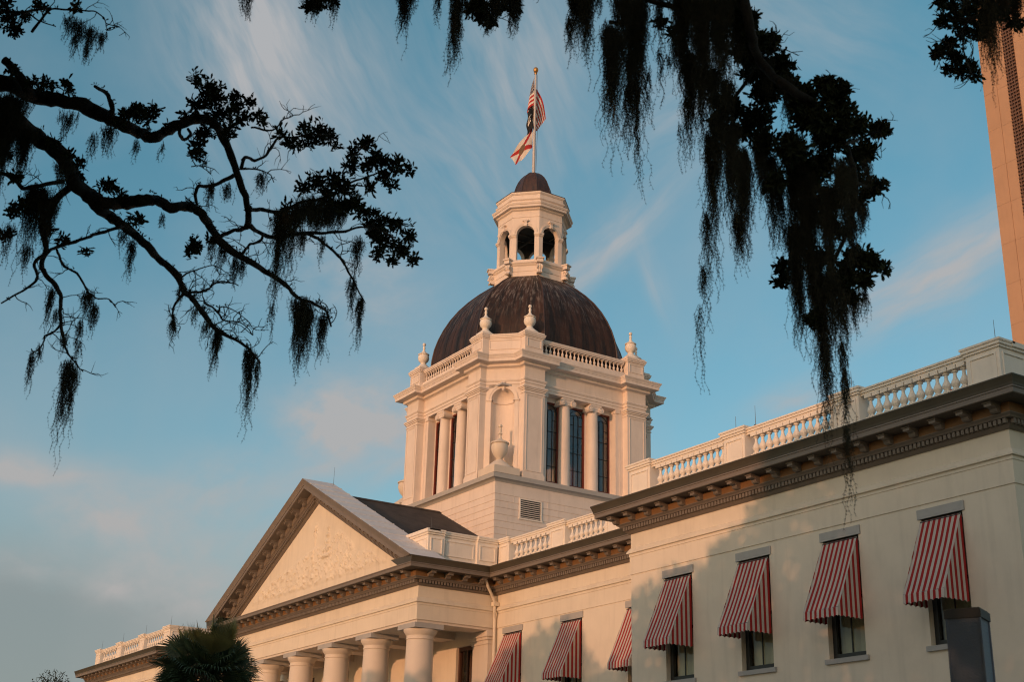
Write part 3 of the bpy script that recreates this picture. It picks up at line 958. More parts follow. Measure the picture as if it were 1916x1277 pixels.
# entablature, carried round all the breaks
ent = MB()
ent.sweep(ring, [(-.65, 27.24), (.0, 27.24), (.0, 27.42), (.04, 27.425), (.04, 27.58), (.07, 27.59), (.11, 27.66), (.11, 27.70), (.02, 27.75), (.0, 27.77), (.0, 28.43)], closed=True)
tow_ent = ent.build("tower_entablature", towerpaint, capitol)
ent = MB()
ent.sweep(ring, [(-.3, 28.43), (.02, 28.432), (.06, 28.47), (.20, 28.50), (.22, 28.53), (.22, 28.66), (.27, 28.68), (.60, 28.70), (.62, 28.71), (.62, 28.90), (.65, 28.905), (.65, 28.94), (.69, 29.02), (.73, 29.08), (.74, 29.10), (.74, 29.14), (-1.3, 29.20)], closed=True)
tow_corn = ent.build("tower_cornice", towerpaint, capitol)
b = MB(); b.lathe([(5.2, 29.0), (7.0, 29.0), (7.0, 29.16), (5.2, 29.16)], 8, T(0, 0), ends=False, rot=PI / 8); b.build("tower_roof_deck", zinc, capitol)
b = MB(); b.box(TX - 6.1, TX + 6.1, TYc - 6.1, TYc + 6.1, 21.50, 21.655); b.build("tower_floor", inner, capitol)
b = MB(); b.box(TX - 5.6, TX + 5.6, TYc - 5.6, TYc + 5.6, 27.3, 27.4); b.build("tower_ceiling", inner, capitol)

def side(k):
    R4 = Matrix.Translation((TX, TYc, 0)) @ Matrix.Rotation(k * PI / 2, 4, 'Z')
    # local frame: the face looks along +x, y runs along it
    for s in (1, -1):
        p = MB(); p.M = R4
        ya, yb = (PI_, PO) if s > 0 else (-PO, -PI_)
        p.box(RC - .9, HP - .002, ya, yb, ZT0, 26.98)
        p.box(RC - .9, HP + .05, ya - .05, yb + .05, ZT0, ZT0 + .28)
        p.box(RC - .9, HP + .025, ya - .02, yb + .02, ZT0 + .281, ZT0 + .36)
        p.box(RC - .9, HP + .04, ya - .04, yb + .04, 26.80, 26.86)
        p.box(RC - .9, HP + .05, ya - .05, yb + .05, 26.98, 27.06); p.box(RC - .9, HP + .10, ya - .10, yb + .10, 27.061, 27.14); p.box(RC - .9, HP + .15, ya - .15, yb + .15, 27.141, 27.238)
        panel(p, lambda q, z, d: (HP + d * .8, q, z), ya + .14, yb - .14, ZT0 + .45, 26.72)
        # half pilaster in the recess
        yc_ = (PI_ - .27) * s
        p.box(5.2, 5.88, min(yc_, yc_ - .26 * s), max(yc_, yc_ - .26 * s), ZT0, 27.0)
        p.box(5.2, 5.91, min(PI_ * s, yc_), max(PI_ * s, yc_), ZT0, 27.237)
        p.box(5.2, 5.95, min(yc_ + .02 * s, yc_ - .30 * s), max(yc_ + .02 * s, yc_ - .30 * s), 27.0, 27.236)
        p.build("pilaster", towerpaint, capitol)
    # wall with three tall windows behind the columns
    w = MB(); w.M = R4
    hs = [(-2.50, -1.32), (-.60, .60), (1.32, 2.50)]
    wall(w, lambda q, z, d: (5.35 - d, q, z), -3.2, 3.2, ZT0, 27.24, [(a, b2, 21.92, 26.95) for a, b2 in hs], .3)
    for s in (1, -1): w.box(4.4, RC - .5, min(PI_ * s, 4.4 * s), max(PI_ * s, 4.4 * s), ZT0, 27.23)
    w.build("tower_wall", towerpaint, capitol)
    for a, b2 in hs:
        f = MB(); f.M = R4
        x1, x0, t = 5.33, 5.18, .10
        za, zb = 21.92, 26.95
        f.box(x0, x1, a, a + t, za, zb); f.box(x0, x1, b2 - t, b2, za, zb); f.box(x0, x1, a + t, b2 - t, za, za + .14); f.box(x0, x1, a + t, b2 - t, zb - .1, zb)
        fo = f.build("window", redframe, capitol)
        g_ = MB(); g_.M = R4
        g_.quad((5.25, a + t, za + .14), (5.25, b2 - t, za + .14), (5.25, b2 - t, zb - .1), (5.25, a + t, zb - .1)); g_.build("pane", glass, fo)
        l = MB(); l.M = R4
        m0, m1 = a + t + (b2 - a - 2 * t) * .33, a + t + (b2 - a - 2 * t) * .67
        xb = (5.262, 5.292)
        for y in (m0, m1): l.box(*xb, y - .016, y + .016, za + .14, zb - .62)
        for z in (23.0, 24.07, 25.14): l.box(xb[0] + .002, xb[1] + .003, a + t, b2 - t, z - .016, z + .016)
        mid = (a + b2) / 2; rr = (m1 - m0) / 2
        pts = [(5.277, mid + rr * math.cos(q), zb - .62 + rr * 1.15 * math.sin(q)) for q in [PI * i / 8 for i in range(9)]]
        l.tube(pts, .017, 4)
        r2 = (b2 - a) / 2 - t
        pts = [(5.277, mid + r2 * math.cos(q), zb - .75 + r2 * 1.2 * math.sin(q)) for q in [PI * i / 10 for i in range(11)]]
        l.tube(pts, .017, 4)
        for s in (1, -1): l.tube([(5.277, mid + s * rr * .9, zb - .50), (5.277, mid + s * r2, zb - .55)], .014, 4); l.box(*xb, min(mid + s * rr, mid + s * r2), max(mid + s * rr, mid + s * r2), zb - 1.1, zb - 1.07)
        l.build("muntin", lead, fo)
    for s in (1, -1):
        c_ = MB(); c_.M = R4 @ Matrix.Translation((5.52, s * 1.04, 0))
        c_.lathe([(.43, ZT0), (.43, ZT0 + .10), (.40, ZT0 + .16), (.39, ZT0 + .2), (.36, ZT0 + .26), (.36, 23.4), (.335, 26.0), (.315, 26.72), (.34, 26.73), (.34, 26.78), (.32, 26.79)], 24, ends=False)
        co = c_.build("ionic_column", towerpaint, capitol, True, 40)
        q = MB(); q.M = R4 @ Matrix.Translation((5.52, s * 1.04, 0))
        q.box(-.40, .40, -.42, .42, 27.12, 27.238); q.box(-.33, .37, -.36, .36, 26.95, 27.12); q.box(-.31, .35, -.31, .31, 26.80, 26.95)
        for t in (1, -1):
            yv = .40 * t
            for r_, dx in ((.19, .0), (.13, .03), (.07, .05)):     # volutes, stepped like a scroll
                pts = [(-.36 - dx, yv, 26.93), (.40 + dx, yv, 26.93)]
                q.tube(pts, r_, 14)
            q.tube([(.42, yv - t * .0 + .165 * math.cos(w_), 26.93 + .165 * math.sin(w_)) for w_ in [2 * PI * i / 14 for i in range(15)]], .022, 5)
        q.build("capital", towerpaint, co)
    # pedestals and balustrade above the cornice
    r = MB(); r.M = R4
    xo = HP - .30
    r.box(xo - .36, xo - .02, -PI_ - .2, PI_ + .2, 29.15, 29.70)
    r.box(xo - .36, xo - .02, -PI_, PI_, 30.28, 30.34); r.box(xo - .40, xo + .02, -PI_, PI_, 30.34, 30.43); r.box(xo - .43, xo + .05, -PI_, PI_, 30.43, 30.51)
    bo_ = r.build("balustrade", towerpaint, capitol)
    for s in (1, -1):
        q = MB(); q.M = R4
        ya, yb = sorted((3.20 * s, (PO - .02) * s))
        pedestal(q, HP - 1.15, HP - .08, ya, yb, 29.15, 30.67, .13)
        panel(q, lambda a, z, d: (HP - .08 + d, a, z), ya + .12, yb - .12, 29.75, 30.32)
        q.add([(HP - 1.22, ya - .06, 30.67), (HP - .02, ya - .06, 30.67), (HP - .02, yb + .06, 30.67), (HP - 1.22, yb + .06, 30.67), (HP - 1.22, ya - .06, 30.78), (HP - .02, ya - .06, 30.78), (HP - .02, yb + .06, 30.78), (HP - 1.22, yb + .06, 30.78)],
              [[4, 5, 6, 7], [0, 1, 5, 4], [1, 2, 6, 5], [2, 3, 7, 6], [3, 0, 4, 7]])
        q.build("pedestal", towerpaint, bo_)
    return R4, bo_
nb = 21
hb = .58
tb = baluster_mesh(hb, .62)
tower_bal = [None]
rest2 = MB()
for k in range(4):
    R4, bo_ = side(k)
    for i in range(nb):
        y = -3.0 + 6.0 * i / (nb - 1)
        loc = R4 @ Vector((HP - .49, y, 29.70))
        if k == 0:
            if tower_bal[0] is None:
                tower_bal[0] = tb.build("baluster", towerpaint, bo_, True, 35)
                tower_bal[0].location, tower_bal[0].rotation_euler = loc, (0, 0, 0)
            else:
                dup(tower_bal[0], bo_, loc)
        else:
            rest2.M = R4 @ Matrix.Translation((HP - .49, y, 29.70))
            rest2.add(tb.v, tb.f)
r2_ = rest2.build("baluster", towerpaint, capitol, True, 35); r2_['kind'] = 'stuff'

# chamfered corners with niches
def arch_panel(mb, P, half, r, z0, zs, zt, n=12, thick=None):
    """flat panel from -half..half, z0..zt with an arched opening radius r springing at zs"""
    mb.quad(P(-half, z0), P(-r, z0), P(-r, zs), P(-half, zs))
    mb.quad(P(r, z0), P(half, z0), P(half, zs), P(r, zs))
    pts = [(-r * math.cos(PI * i / n), zs + r * math.sin(PI * i / n)) for i in range(n + 1)]
    def outp(i):
        x, z = pts[i]
        if i <= n // 4: return (-half, zs + (zt - zs) * i / (n // 4))
        if i >= n - n // 4: return (half, zs + (zt - zs) * (n - i) / (n // 4))
        return (-half + 2 * half * (i - n // 4) / (n - 2 * (n // 4)), zt)
    for i in range(n):
        a, b2 = outp(i), outp(i + 1)
        mb.quad(P(*pts[i]), P(*pts[i + 1]), P(*b2), P(*a))
for k in range(4):
    Rk = Matrix.Translation((TX, TYc, 0)) @ Matrix.Rotation(-PI / 4 + k * PI / 2, 4, 'Z')
    d0 = (RC + PO) / math.sqrt(2)              # distance of the chamfer face
    half = (RC - PO) / math.sqrt(2) + .02
    q = MB(); q.M = Rk
    NR, NZ = .70, 26.50
    arch_panel(q, lambda s, z: (d0, s, z), half, NR, ZT0, NZ, 27.75)
    n = 14
    for i in range(n):                          # curved back and half dome
        a0, a1 = PI * i / n, PI * (i + 1) / n
        pt = lambda a, z: (d0 - NR * .92 * math.sin(a), -NR * math.cos(a), z)
        q.quad(pt(a0, ZT0), pt(a1, ZT0), pt(a1, NZ), pt(a0, NZ))
        for j in range(7):
            e0, e1 = PI / 2 * j / 7, PI / 2 * (j + 1) / 7
            dp = lambda a, e: (d0 - NR * .92 * math.sin(a) * math.cos(e), -NR * math.cos(a) * math.cos(e), NZ + NR * math.sin(e))
            q.quad(dp(a0, e0), dp(a1, e0), dp(a1, e1), dp(a0, e1))
    ni = q.build("niche", towerpaint, capitol, True, 30)
    q = MB(); q.M = Rk
    for s in (1, -1):                           # imposts
        ya, yb = sorted((s * NR, s * (NR + .27)))
        q.box(d0 - .02, d0 + .05, ya, yb, 26.36, 26.42); q.box(d0 - .02, d0 + .09, ya - .03, yb + .03, 26.42, 26.50)
        q.box(d0 - .02, d0 + .03, ya + .0, yb - .02, ZT0, 26.36)
    for i in range(n):                          # curved impost band inside
        a0, a1 = PI * i / n, PI * (i + 1) / n
        for (r1, z1_, r2b, z2_) in ((NR - .0, 26.35, NR - .07, 26.38), (NR - .07, 26.38, NR - .07, 26.49), (NR - .07, 26.49, NR, 26.51)):
            f2 = lambda a, r_, z: (d0 - r_ * .92 * math.sin(a), -r_ * math.cos(a), z)
            q.quad(f2(a0, r1, z1_), f2(a1, r1, z1_), f2(a1, r2b, z2_), f2(a0, r2b, z2_))
    for (ra, rb, dd) in ((NR + .005, NR + .12, .04), (NR + .12, NR + .20, .07)):      # archivolt
        for i in range(24):
            a0, a1 = PI * i / 24, PI * (i + 1) / 24
            c0, c1, s0, s1 = math.cos(a0), math.cos(a1), math.sin(a0), math.sin(a1)
            A = lambda r_, c_, s_, x: (d0 + x, -r_ * c_, 26.50 + r_ * s_)
            q.quad(A(ra, c0, s0, dd), A(ra, c1, s1, dd), A(rb, c1, s1, dd), A(rb, c0, s0, dd))
            q.quad(A(rb, c0, s0, dd), A(rb, c1, s1, dd), A(rb, c1, s1, 0), A(rb, c0, s0, 0))
            q.quad(A(ra, c0, s0, 0), A(ra, c1, s1, 0), A(ra, c1, s1, dd), A(ra, c0, s0, dd))
    q.box(d0, d0 + .13, -.09, .09, 27.12, 27.52); q.box(d0, d0 + .15, -.12, .12, 27.521, 27.57); q.box(d0, d0 + .10, -.07, .07, 27.05, 27.12)
    q.build("archivolt", towerpaint, ni)
    q = MB(); q.M = Rk                            # solid parapet between the corner pedestals
    dpp = d0 - .12
    q.box(dpp - .5, dpp, -half - .10, half + .10, 29.15, 30.42); q.box(dpp - .52, dpp + .05, -half - .1, half + .1, 30.42, 30.50); q.box(dpp - .54, dpp + .09, -half - .1, half + .1, 30.501, 30.60); q.box(dpp - .55, dpp + .12, -half - .1, half + .1, 30.601, 30.668)
    panel(q, lambda s, z, d: (dpp + d, s, z), -half + .12, half - .12, 29.70, 30.32)
    q.build("parapet", towerpaint, capitol)

# ---------------- dome
DA, DB = 5.70 / 6.2, 2.72 / 6.2
prof = [(6.22, 29.15), (6.30, 29.8), (6.30, 30.5), (6.24, 31.2), (6.12, 31.9), (5.90, 32.6), (5.60, 33.3), (5.22, 34.0), (4.72, 34.7), (4.12, 35.35), (3.45, 35.95), (2.85, 36.4), (2.3, 36.8), (2.0, 37.0)]
dome = MB()
rows = []
for r_, z in prof:
    t = max(0, (z - 33) / 4.0)
    k_ = DB * (1 - t) + DA * .4142 * 1.05 * t
    pts = []
    for k in range(4):
        ca, sa = [(1, 0), (0, 1), (-1, 0), (0, -1)][k]
        for x, y in ((DA, -k_), (DA, k_)):
            x, y = x * r_, y * r_
            pts.append((TX + x * ca - y * sa, TYc + x * sa + y * ca, z))
    rows.append(pts)
vs, fs = [], []
for row in rows: vs += row
for j in range(len(rows) - 1):
    for i in range(8):
        a = j * 8 + i; b2 = j * 8 + (i + 1) % 8
        fs.append([a, b2, b2 + 8, a + 8])
dome.add(vs, fs)
domo = dome.build("dome", copper, capitol)
q = MB()
for i in range(8):
    q.tube([Vector(rows[j][i]) for j in range(len(rows))], .055, 6)
q.build("ridge_roll", copper_c, domo)
q = MB()
for i in range(8):                              # standing seams
    ns = 7 if i % 2 == 0 else 4
    for s in range(1, ns):
        q.tube([Vector(rows[j][i]).lerp(Vector(rows[j][(i + 1) % 8]), s / ns) for j in range(len(rows))], .012, 4)
q.build("seam", copper, domo)

# ---------------- lantern
R8 = PI / 8
oct8 = lambda r: [(TX + r * math.cos(R8 + PI / 4 * i), TYc + r * math.sin(R8 + PI / 4 * i)) for i in range(8)]
q = MB(); q.sweep(oct8(2.52), [(-.3, 36.35), (.0, 36.35), (.0, 36.98), (.03, 37.0), (.03, 37.36), (.10, 37.42), (.14, 37.50), (.20, 37.54), (.20, 37.66), (.12, 37.68), (.12, 37.78), (-1.9, 37.80)], closed=True)
lb = q.build("lantern_base", towerpaint, capitol)
for i in range(8):
    q = MB(); q.M = Matrix.Translation((TX, TYc, 0)) @ Matrix.Rotation(R8 + PI / 4 * i, 4, 'Z')
    for (y0, y1, e) in ((-.17, -.06, .0), (-.06, .06, .02), (.06, .17, .0)):
        pts = []
        for j in range(22):                     # scroll in side view
            a = j / 21
            if a < .35: th = PI * 1.9 * a / .35; r_ = .05 + .13 * a / .35; pts.append((2.70 + r_ * math.cos(th + 2.2), 37.22 + r_ * math.sin(th + 2.2)))
            else:
                u = (a - .35) / .65; pts.append((2.84 - .10 * math.sin(u * PI) + .02 * u, 37.16 - .42 * u))
        q.M = Matrix.Translation((TX, TYc, 0)) @ Matrix.Rotation(R8 + PI / 4 * i, 4, 'Z')
        q.tube([(x, (y0 + y1) / 2, z) for x, z in pts], .055 + e, 6)
    q.box(2.40, 2.74, -.16, .16, 36.75, 37.36)
    q.box(2.40, 2.93, -.20, .20, 37.46, 37.80)
    q.box(2.40, 3.0, -.26, .26, 37.70, 37.79)
    for y in (-.175, .175):
        q.tube([(2.76 + (.03 + .15 * a) * math.cos(a * 12.5), y, 37.18 + (.03 + .15 * a) * math.sin(a * 12.5)) for a in [j / 20 for j in range(21)]], .03, 5)
    q.build("scroll_bracket", towerpaint, lb)
LR = 2.36
edge = 2 * LR * math.sin(R8)
ap = LR * math.cos(R8)
la = MB(); ln = MB()
for i in range(8):
    M8 = Matrix.Translation((TX, TYc, 0)) @ Matrix.Rotation(PI / 4 * i, 4, 'Z')
    la.M = M8
    h = edge / 2
    rr, zsp = .60, 39.78
    arch_panel(la, lambda s, z: (ap, s, z), h, rr, 37.78, zsp, 41.0, 16)
    la.M = M8
    hi = (ap - .34) * math.tan(R8)
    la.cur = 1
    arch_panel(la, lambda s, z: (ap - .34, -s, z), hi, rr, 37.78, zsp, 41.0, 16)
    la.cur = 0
    for a in range(16):                         # soffit of the arch and jambs
        a0, a1 = PI * a / 16, PI * (a + 1) / 16
        f2 = lambda a_, x: (x, -rr * math.cos(a_), zsp + rr * math.sin(a_))
        la.quad(f2(a0, ap), f2(a0, ap - .34), f2(a1, ap - .34), f2(a1, ap))
    for s in (1, -1):
        v = [(ap, s * rr, 37.78), (ap - .34, s * rr, 37.78), (ap - .34, s * rr, zsp), (ap, s * rr, zsp)]
        la.quad(*(v if s < 0 else v[::-1]))
    ln.M = M8
    for (ra, rb, dd) in ((rr + .0, rr + .10, .03), (rr + .10, rr + .20, .06)):
        for a in range(20):
            a0, a1 = PI * a / 20, PI * (a + 1) / 20
            c0, c1, s0, s1 = math.cos(a0), math.cos(a1), math.sin(a0), math.sin(a1)
            A = lambda r_, c_, s_, x: (ap + x, -r_ * c_, zsp + r_ * s_)
            ln.quad(A(ra, c0, s0, dd), A(ra, c1, s1, dd), A(rb, c1, s1, dd), A(rb, c0, s0, dd))
            ln.quad(A(rb, c0, s0, dd), A(rb, c1, s1, dd), A(rb, c1, s1, 0), A(rb, c0, s0, 0))
    ln.box(ap, ap + .13, -.09, .09, 40.30, 40.66); ln.box(ap, ap + .2, -.20, .20, 40.66, 40.76); ln.box(ap, ap + .17, -.12, .12, 40.60, 40.66)
    ln.tube([(ap + .12, -.1, 40.33), (ap + .12, .1, 40.33)], .06, 8)
lant = la.build("lantern", [towerpaint, lanternshade], capitol)
ln.build("archivolt", towerpaint, lant)
for i in range(8):
    q = MB(); q.M = Matrix.Translation((TX, TYc, 0)) @ Matrix.Rotation(R8 + PI / 4 * i, 4, 'Z')
    def vee(off, z0, z1, w_):
        # pier wrapped round the corner of the octagon
        t = math.tan(R8)
        e = LR + off / math.cos(R8)
        c_, s_ = math.cos(R8), math.sin(R8)
        d = (-s_, c_)                            # along the left face from the corner
        p1 = (e - w_ * math.sin(R8), w_ * math.cos(R8)); p2 = (e - w_ * math.sin(R8), -w_ * math.cos(R8))
        p3 = (p2[0] - .42 * c_, p2[1] + .42 * s_ * 1.0 - .0); p4 = (p1[0] - .42 * c_, p1[1] - .42 * s_)
        pl = [p2, (e, 0), p1, p4, p3]
        k = 5
        q.add([(x, y, z0) for x, y in pl] + [(x, y, z1) for x, y in pl], [list(range(k))[::-1], [k + j for j in range(k)]] + [[j, (j + 1) % k, k + (j + 1) % k, k + j] for j in range(k)])
    vee(.02, 37.78, 39.52, .285); vee(.05, 37.782, 37.95, .30)
    vee(.05, 39.52, 39.58, .31); vee(.09, 39.58, 39.66, .34); vee(.13, 39.66, 39.79, .37)
    q.build("pier", towerpaint, lant)
q = MB(); q.sweep(oct8(LR), [(-.4, 40.98), (.0, 40.985), (.03, 40.99), (.03, 41.05), (.0, 41.07), (.0, 41.45), (.05, 41.48), (.12, 41.52), (.14, 41.60), (.32, 41.62), (.34, 41.63), (.34, 41.78), (.38, 41.80), (.42, 41.90), (.42, 41.94), (.10, 42.0), (.10, 42.18), (.14, 42.2), (.20, 42.25), (.20, 42.34), (.08, 42.36), (.08, 42.62), (.12, 42.64), (.18, 42.72), (.18, 42.80), (-1.0, 42.84)], closed=True)
q.build("lantern_cornice", towerpaint, lant)
q = MB(); q.sweep(oct8(LR), [(.20, 42.80), (.21, 42.83), (-.6, 43.02), (-1.02, 43.3)], closed=True)
q.lathe([(1.44, 43.2), (1.36, 43.55), (1.30, 43.85), (1.20, 44.2), (1.06, 44.55), (.88, 44.85), (.66, 45.1), (.40, 45.3), (.2, 45.38), (.12, 45.42)], 8, T(0, 0), rot=R8)
cup = q.build("cupola_roof", copper_c, capitol)
q = MB()
for i in range(8):
    a = R8 + PI / 4 * i
    q.tube([(TX + r_ * math.cos(a), TYc + r_ * math.sin(a), z) for r_, z in ((1.44, 43.2), (1.36, 43.55), (1.30, 43.85), (1.20, 44.2), (1.06, 44.55), (.88, 44.85), (.66, 45.1), (.40, 45.3), (.2, 45.38))], .025, 5)
q.build("ridge_roll", copper_c, cup)
q = MB(); q.lathe([(2.2, 37.82), (2.2, 37.84)], 8, T(0, 0), rot=R8); q.build("lantern_floor", lanternshade, lant)
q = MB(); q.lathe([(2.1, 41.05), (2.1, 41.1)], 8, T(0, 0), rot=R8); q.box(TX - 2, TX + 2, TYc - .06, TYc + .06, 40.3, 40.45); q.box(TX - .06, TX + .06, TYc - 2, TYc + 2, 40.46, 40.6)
q.build("lantern_ceiling", lanternshade, lant)

# ---------------- urns (they could be lifted off)
def urn_parts(r, plinth):
    # plinth, mound, bowl, lid and finial; z = 0 is the top of the pedestal
    a = MB()
    if plinth:
        a.box(-.86, .86, -.86, .86, 0, .42)
        a.lathe([(.84, .42), (.80, .50), (.66, .62), (.50, .74), (.36, .86), (.24, .95), (.17, 1.0)], 24, ends=False)
        zb = 1.0
        bowl = [(.17, zb), (.20, zb + .03), (.17, zb + .07), (.22, zb + .12), (.34, zb + .25), (.45, zb + .45), (.50, zb + .66), (.49, zb + .84), (.46, zb + .92)]
        lid = [(.46, zb + .92), (.54, zb + .94), (.55, zb + .99), (.45, zb + 1.06), (.25, zb + 1.16), (.12, zb + 1.26), (.075, zb + 1.42), (.08, zb + 1.5)]
        fin = [(.08, zb + 1.5), (.14, zb + 1.53), (.14, zb + 1.58), (.07, zb + 1.62), (.09, zb + 1.75), (.10, zb + 1.85), (.06, zb + 1.93), (.12, zb + 1.97), (.13, zb + 2.04), (.09, zb + 2.12), (.0, zb + 2.14)]
    else:
        a.lathe([(.60, 0), (.57, .08), (.46, .17), (.34, .27), (.25, .37), (.20, .42), (.18, .46)], 24, ends=False)
        zb = .46
        bowl = [(.18, zb), (.20, zb + .03), (.17, zb + .06), (.22, zb + .10), (.32, zb + .20), (.37, zb + .36), (.35, zb + .52), (.30, zb + .60)]
        lid = [(.30, zb + .60), (.36, zb + .61), (.37, zb + .65), (.28, zb + .71), (.14, zb + .82), (.08, zb + .93)]
        fin = [(.08, zb + .93), (.065, zb + 1.0), (.09, zb + 1.08), (.08, zb + 1.17), (.05, zb + 1.25), (.10, zb + 1.29), (.115, zb + 1.36), (.08, zb + 1.44), (.0, zb + 1.46)]
    b_, l_, f2 = MB(), MB(), MB()
    b_.lathe(bowl, 28, ends=False); l_.lathe(lid, 28, ends=False); f2.lathe(fin, 16, ends=False)
    return a, b_, l_, f2
def make_urn(plinth, **kw):
    e = empty("urn_finial" if not plinth else "niche_urn", **kw)
    mt = white if not plinth else columnpaint
    a, b_, l_, f2 = urn_parts(1, plinth)
    a.build("base", mt, e, True, 35); b_.build("bowl", mt, e, True, 40); l_.build("lid", mt, e, True, 35); f2.build("finial", mt, e, True, 35)
    return e
UG = "urn finials on the tower parapet"
ux, uy, uz = HP - .62, 3.84, 30.78
labels = {(0, -1): "cream urn finial on the tower parapet, right of the pair above the niche",
          (0, 1): "cream urn finial at the far right corner of the tower parapet",
          (3, 1): "cream urn finial on the tower parapet, left of the pair above the niche",
          (3, -1): "cream urn finial at the far left end of the tower parapet",
          (1, -1): "urn finial half hidden behind the far right one on the tower parapet"}
first_u = None
for (k, s), lb_ in labels.items():
    x, y = ux, s * uy
    ca, sa = [(1, 0), (0, 1), (-1, 0), (0, -1)][k]
    loc = (TX + x * ca - y * sa, TYc + x * sa + y * ca, uz)
    if first_u is None:
        first_u = make_urn(False, loc=loc, label=lb_, cat="urn", group=UG)
    else:
        dup_tree(first_u, loc, label=lb_)
NG = "large urns in front of the tower niches"
nu = make_urn(True, loc=(TX + 5.62, TYc - 5.62, 21.655), label="large cream urn standing before the tall arched niche", cat="urn", group=NG)
dup_tree(nu, (TX - 5.62, TYc - 5.62, 21.655), label="large urn half hidden behind the left edge of the tower")

# ---------------- flagpole and flags
fp = empty("flagpole", (TX - .02, TYc, 45.3), label="tall pale flagpole with a gilt ball on top of the cupola", cat="flagpole")
q = MB(); q.lathe([(.16, 0), (.16, .12), (.115, .16), (.105, 2.5), (.09, 5.5), (.07, 8.1), (.05, 8.12)], 16); q.build("pole", polemetal, fp, True, 40)
q = MB(); q.lathe([(.0, 8.18), (.06, 8.19), (.13, 8.26), (.17, 8.36), (.18, 8.44), (.165, 8.53), (.12, 8.60), (.05, 8.64), (.0, 8.65)], 18, ends=False); q.lathe([(.10, 8.08), (.12, 8.12), (.10, 8.18)], 12); q.build("ball", brass, fp, True, 50)
q = MB(); q.tube([(.14, .1, .3), (.2, .12, 4), (.1, .1, 8.0)], .012, 4); q.build("halyard", iron, fp)
vw = Vector((TX, TYc)) - Vector((CAMP.x, CAMP.y)); vw.normalize()
lat = Vector((vw.y, -vw.x))
def flagpt(a, dep, z):                          # across the view, away from it, up
    return (a * lat.x + dep * vw.x, a * lat.y + dep * vw.y, z - 45.3)
def flag(name, nu_, nv, shape, matf, mats, **kw):
    e = empty(name, (TX - .02, TYc, 45.3), **kw)
    q = MB()
    vs = [flagpt(*shape(u / nu_, v / nv)) for v in range(nv + 1) for u in range(nu_ + 1)]
    q.v = vs
    for v in range(nv):
        for u in range(nu_):
            a = v * (nu_ + 1) + u
            q.f.append([a, a + 1, a + nu_ + 2, a + nu_ + 1]); q.mi.append(matf((u + .5) / nu_, (v + .5) / nv))
    o = q.build("cloth", mats, e, True)
    return e, q
def us_shape(u, v):
    # hoist up the pole; the canton swings left, folds behind the pole and the fly hangs out to the right
    h = (-.10, .0, 53.2 - 2.3 * v)
    a = (-.14 - .42 * v ** .6, .20, 52.75 - 2.35 * v)
    e = (.78 - .62 * v, .55, 50.15 - 1.15 * v)
    if u < .42:
        t = u / .42
        return (h[0] + (a[0] - h[0]) * math.sin(t * PI / 2), .2 * t + .05 * math.sin(t * 6 + v * 2), h[2] + (a[2] - h[2]) * t)
    t = (u - .42) / .58
    bulge = .16 * math.sin(PI * t) * (1 - v)
    return (a[0] + (e[0] - a[0]) * t + bulge, .2 + .35 * t + .10 * math.sin(t * 8 + v * 3), a[2] + (e[2] - a[2]) * t + .12 * math.sin(PI * t) * (1 - 2 * v))
us, usq = flag("national_flag", 60, 26, us_shape, lambda u, v: 2 if (u < .42 and v < 7 / 13) else (0 if int(v * 13) % 2 == 0 else 1), [copperred, flagwhite, flagblue],
    label="red and white striped flag with starred blue corner, topmost on the pole", cat="flag")
q = MB()
for r_ in range(9):
    for c_ in range(6 if r_ % 2 == 0 else 5):
        u = .42 * ((c_ + .5 + (.5 if r_ % 2 else 0)) / 6); v = (7 / 13) * (r_ + .5) / 9
        p0 = Vector(flagpt(*us_shape(u, v)))
        du = Vector(flagpt(*us_shape(u + .01, v))) - p0; dv = Vector(flagpt(*us_shape(u, v + .01))) - p0
        du.normalize(); dv.normalize()
        n_ = du.cross(dv).normalized()
        for sgn in (1, -1):
            pts = [p0 + n_ * .012 * sgn + (du * math.cos(t) + dv * math.sin(t)) * (.055 if j % 2 == 0 else .024) for j, t in enumerate([PI * i / 5 for i in range(10)])]
            q.quad(*(pts if sgn > 0 else pts[::-1]))
q.build("star_pattern", flagwhite, us)
def pow_shape(u, v):
    return (-.12 - .42 * u + .05 * math.sin(v * 9), -.10 + .10 * math.sin(u * 6 + v * 4), 50.6 - 1.75 * v - .35 * u + .12 * math.sin(u * 5))
flag("black_flag", 16, 24, pow_shape, lambda u, v: 1 if (.3 < u < .72 and (.28 < v < .42 or .5 < v < .56 or .60 < v < .66) and not (.42 < u < .52)) else 0, [flagblack, flagwhite],
     label="narrow black flag with white markings, bunched between two others", cat="flag")
def fl_shape(u, v):
    return (-.13 - u * (1.58 - .42 * v) + .05 * math.sin(u * 8), .14 * math.sin(u * 9 + v * 3) + .1 * v, 49.2 - 1.75 * v - u * (2.55 - 1.1 * v) + .06 * math.sin(u * 7 + 1))
def fl_mat(u, v):
    if math.hypot((u - .5) * 1.5, v - .5) < .20: return 2
    return 0 if min(abs(u - v), abs(u - (1 - v))) < .11 else 1
flag("state_flag", 48, 36, fl_shape, fl_mat, [copperred, flagwhite, sealm],
     label="white flag with red diagonal cross and round seal, lowest on pole", cat="flag")
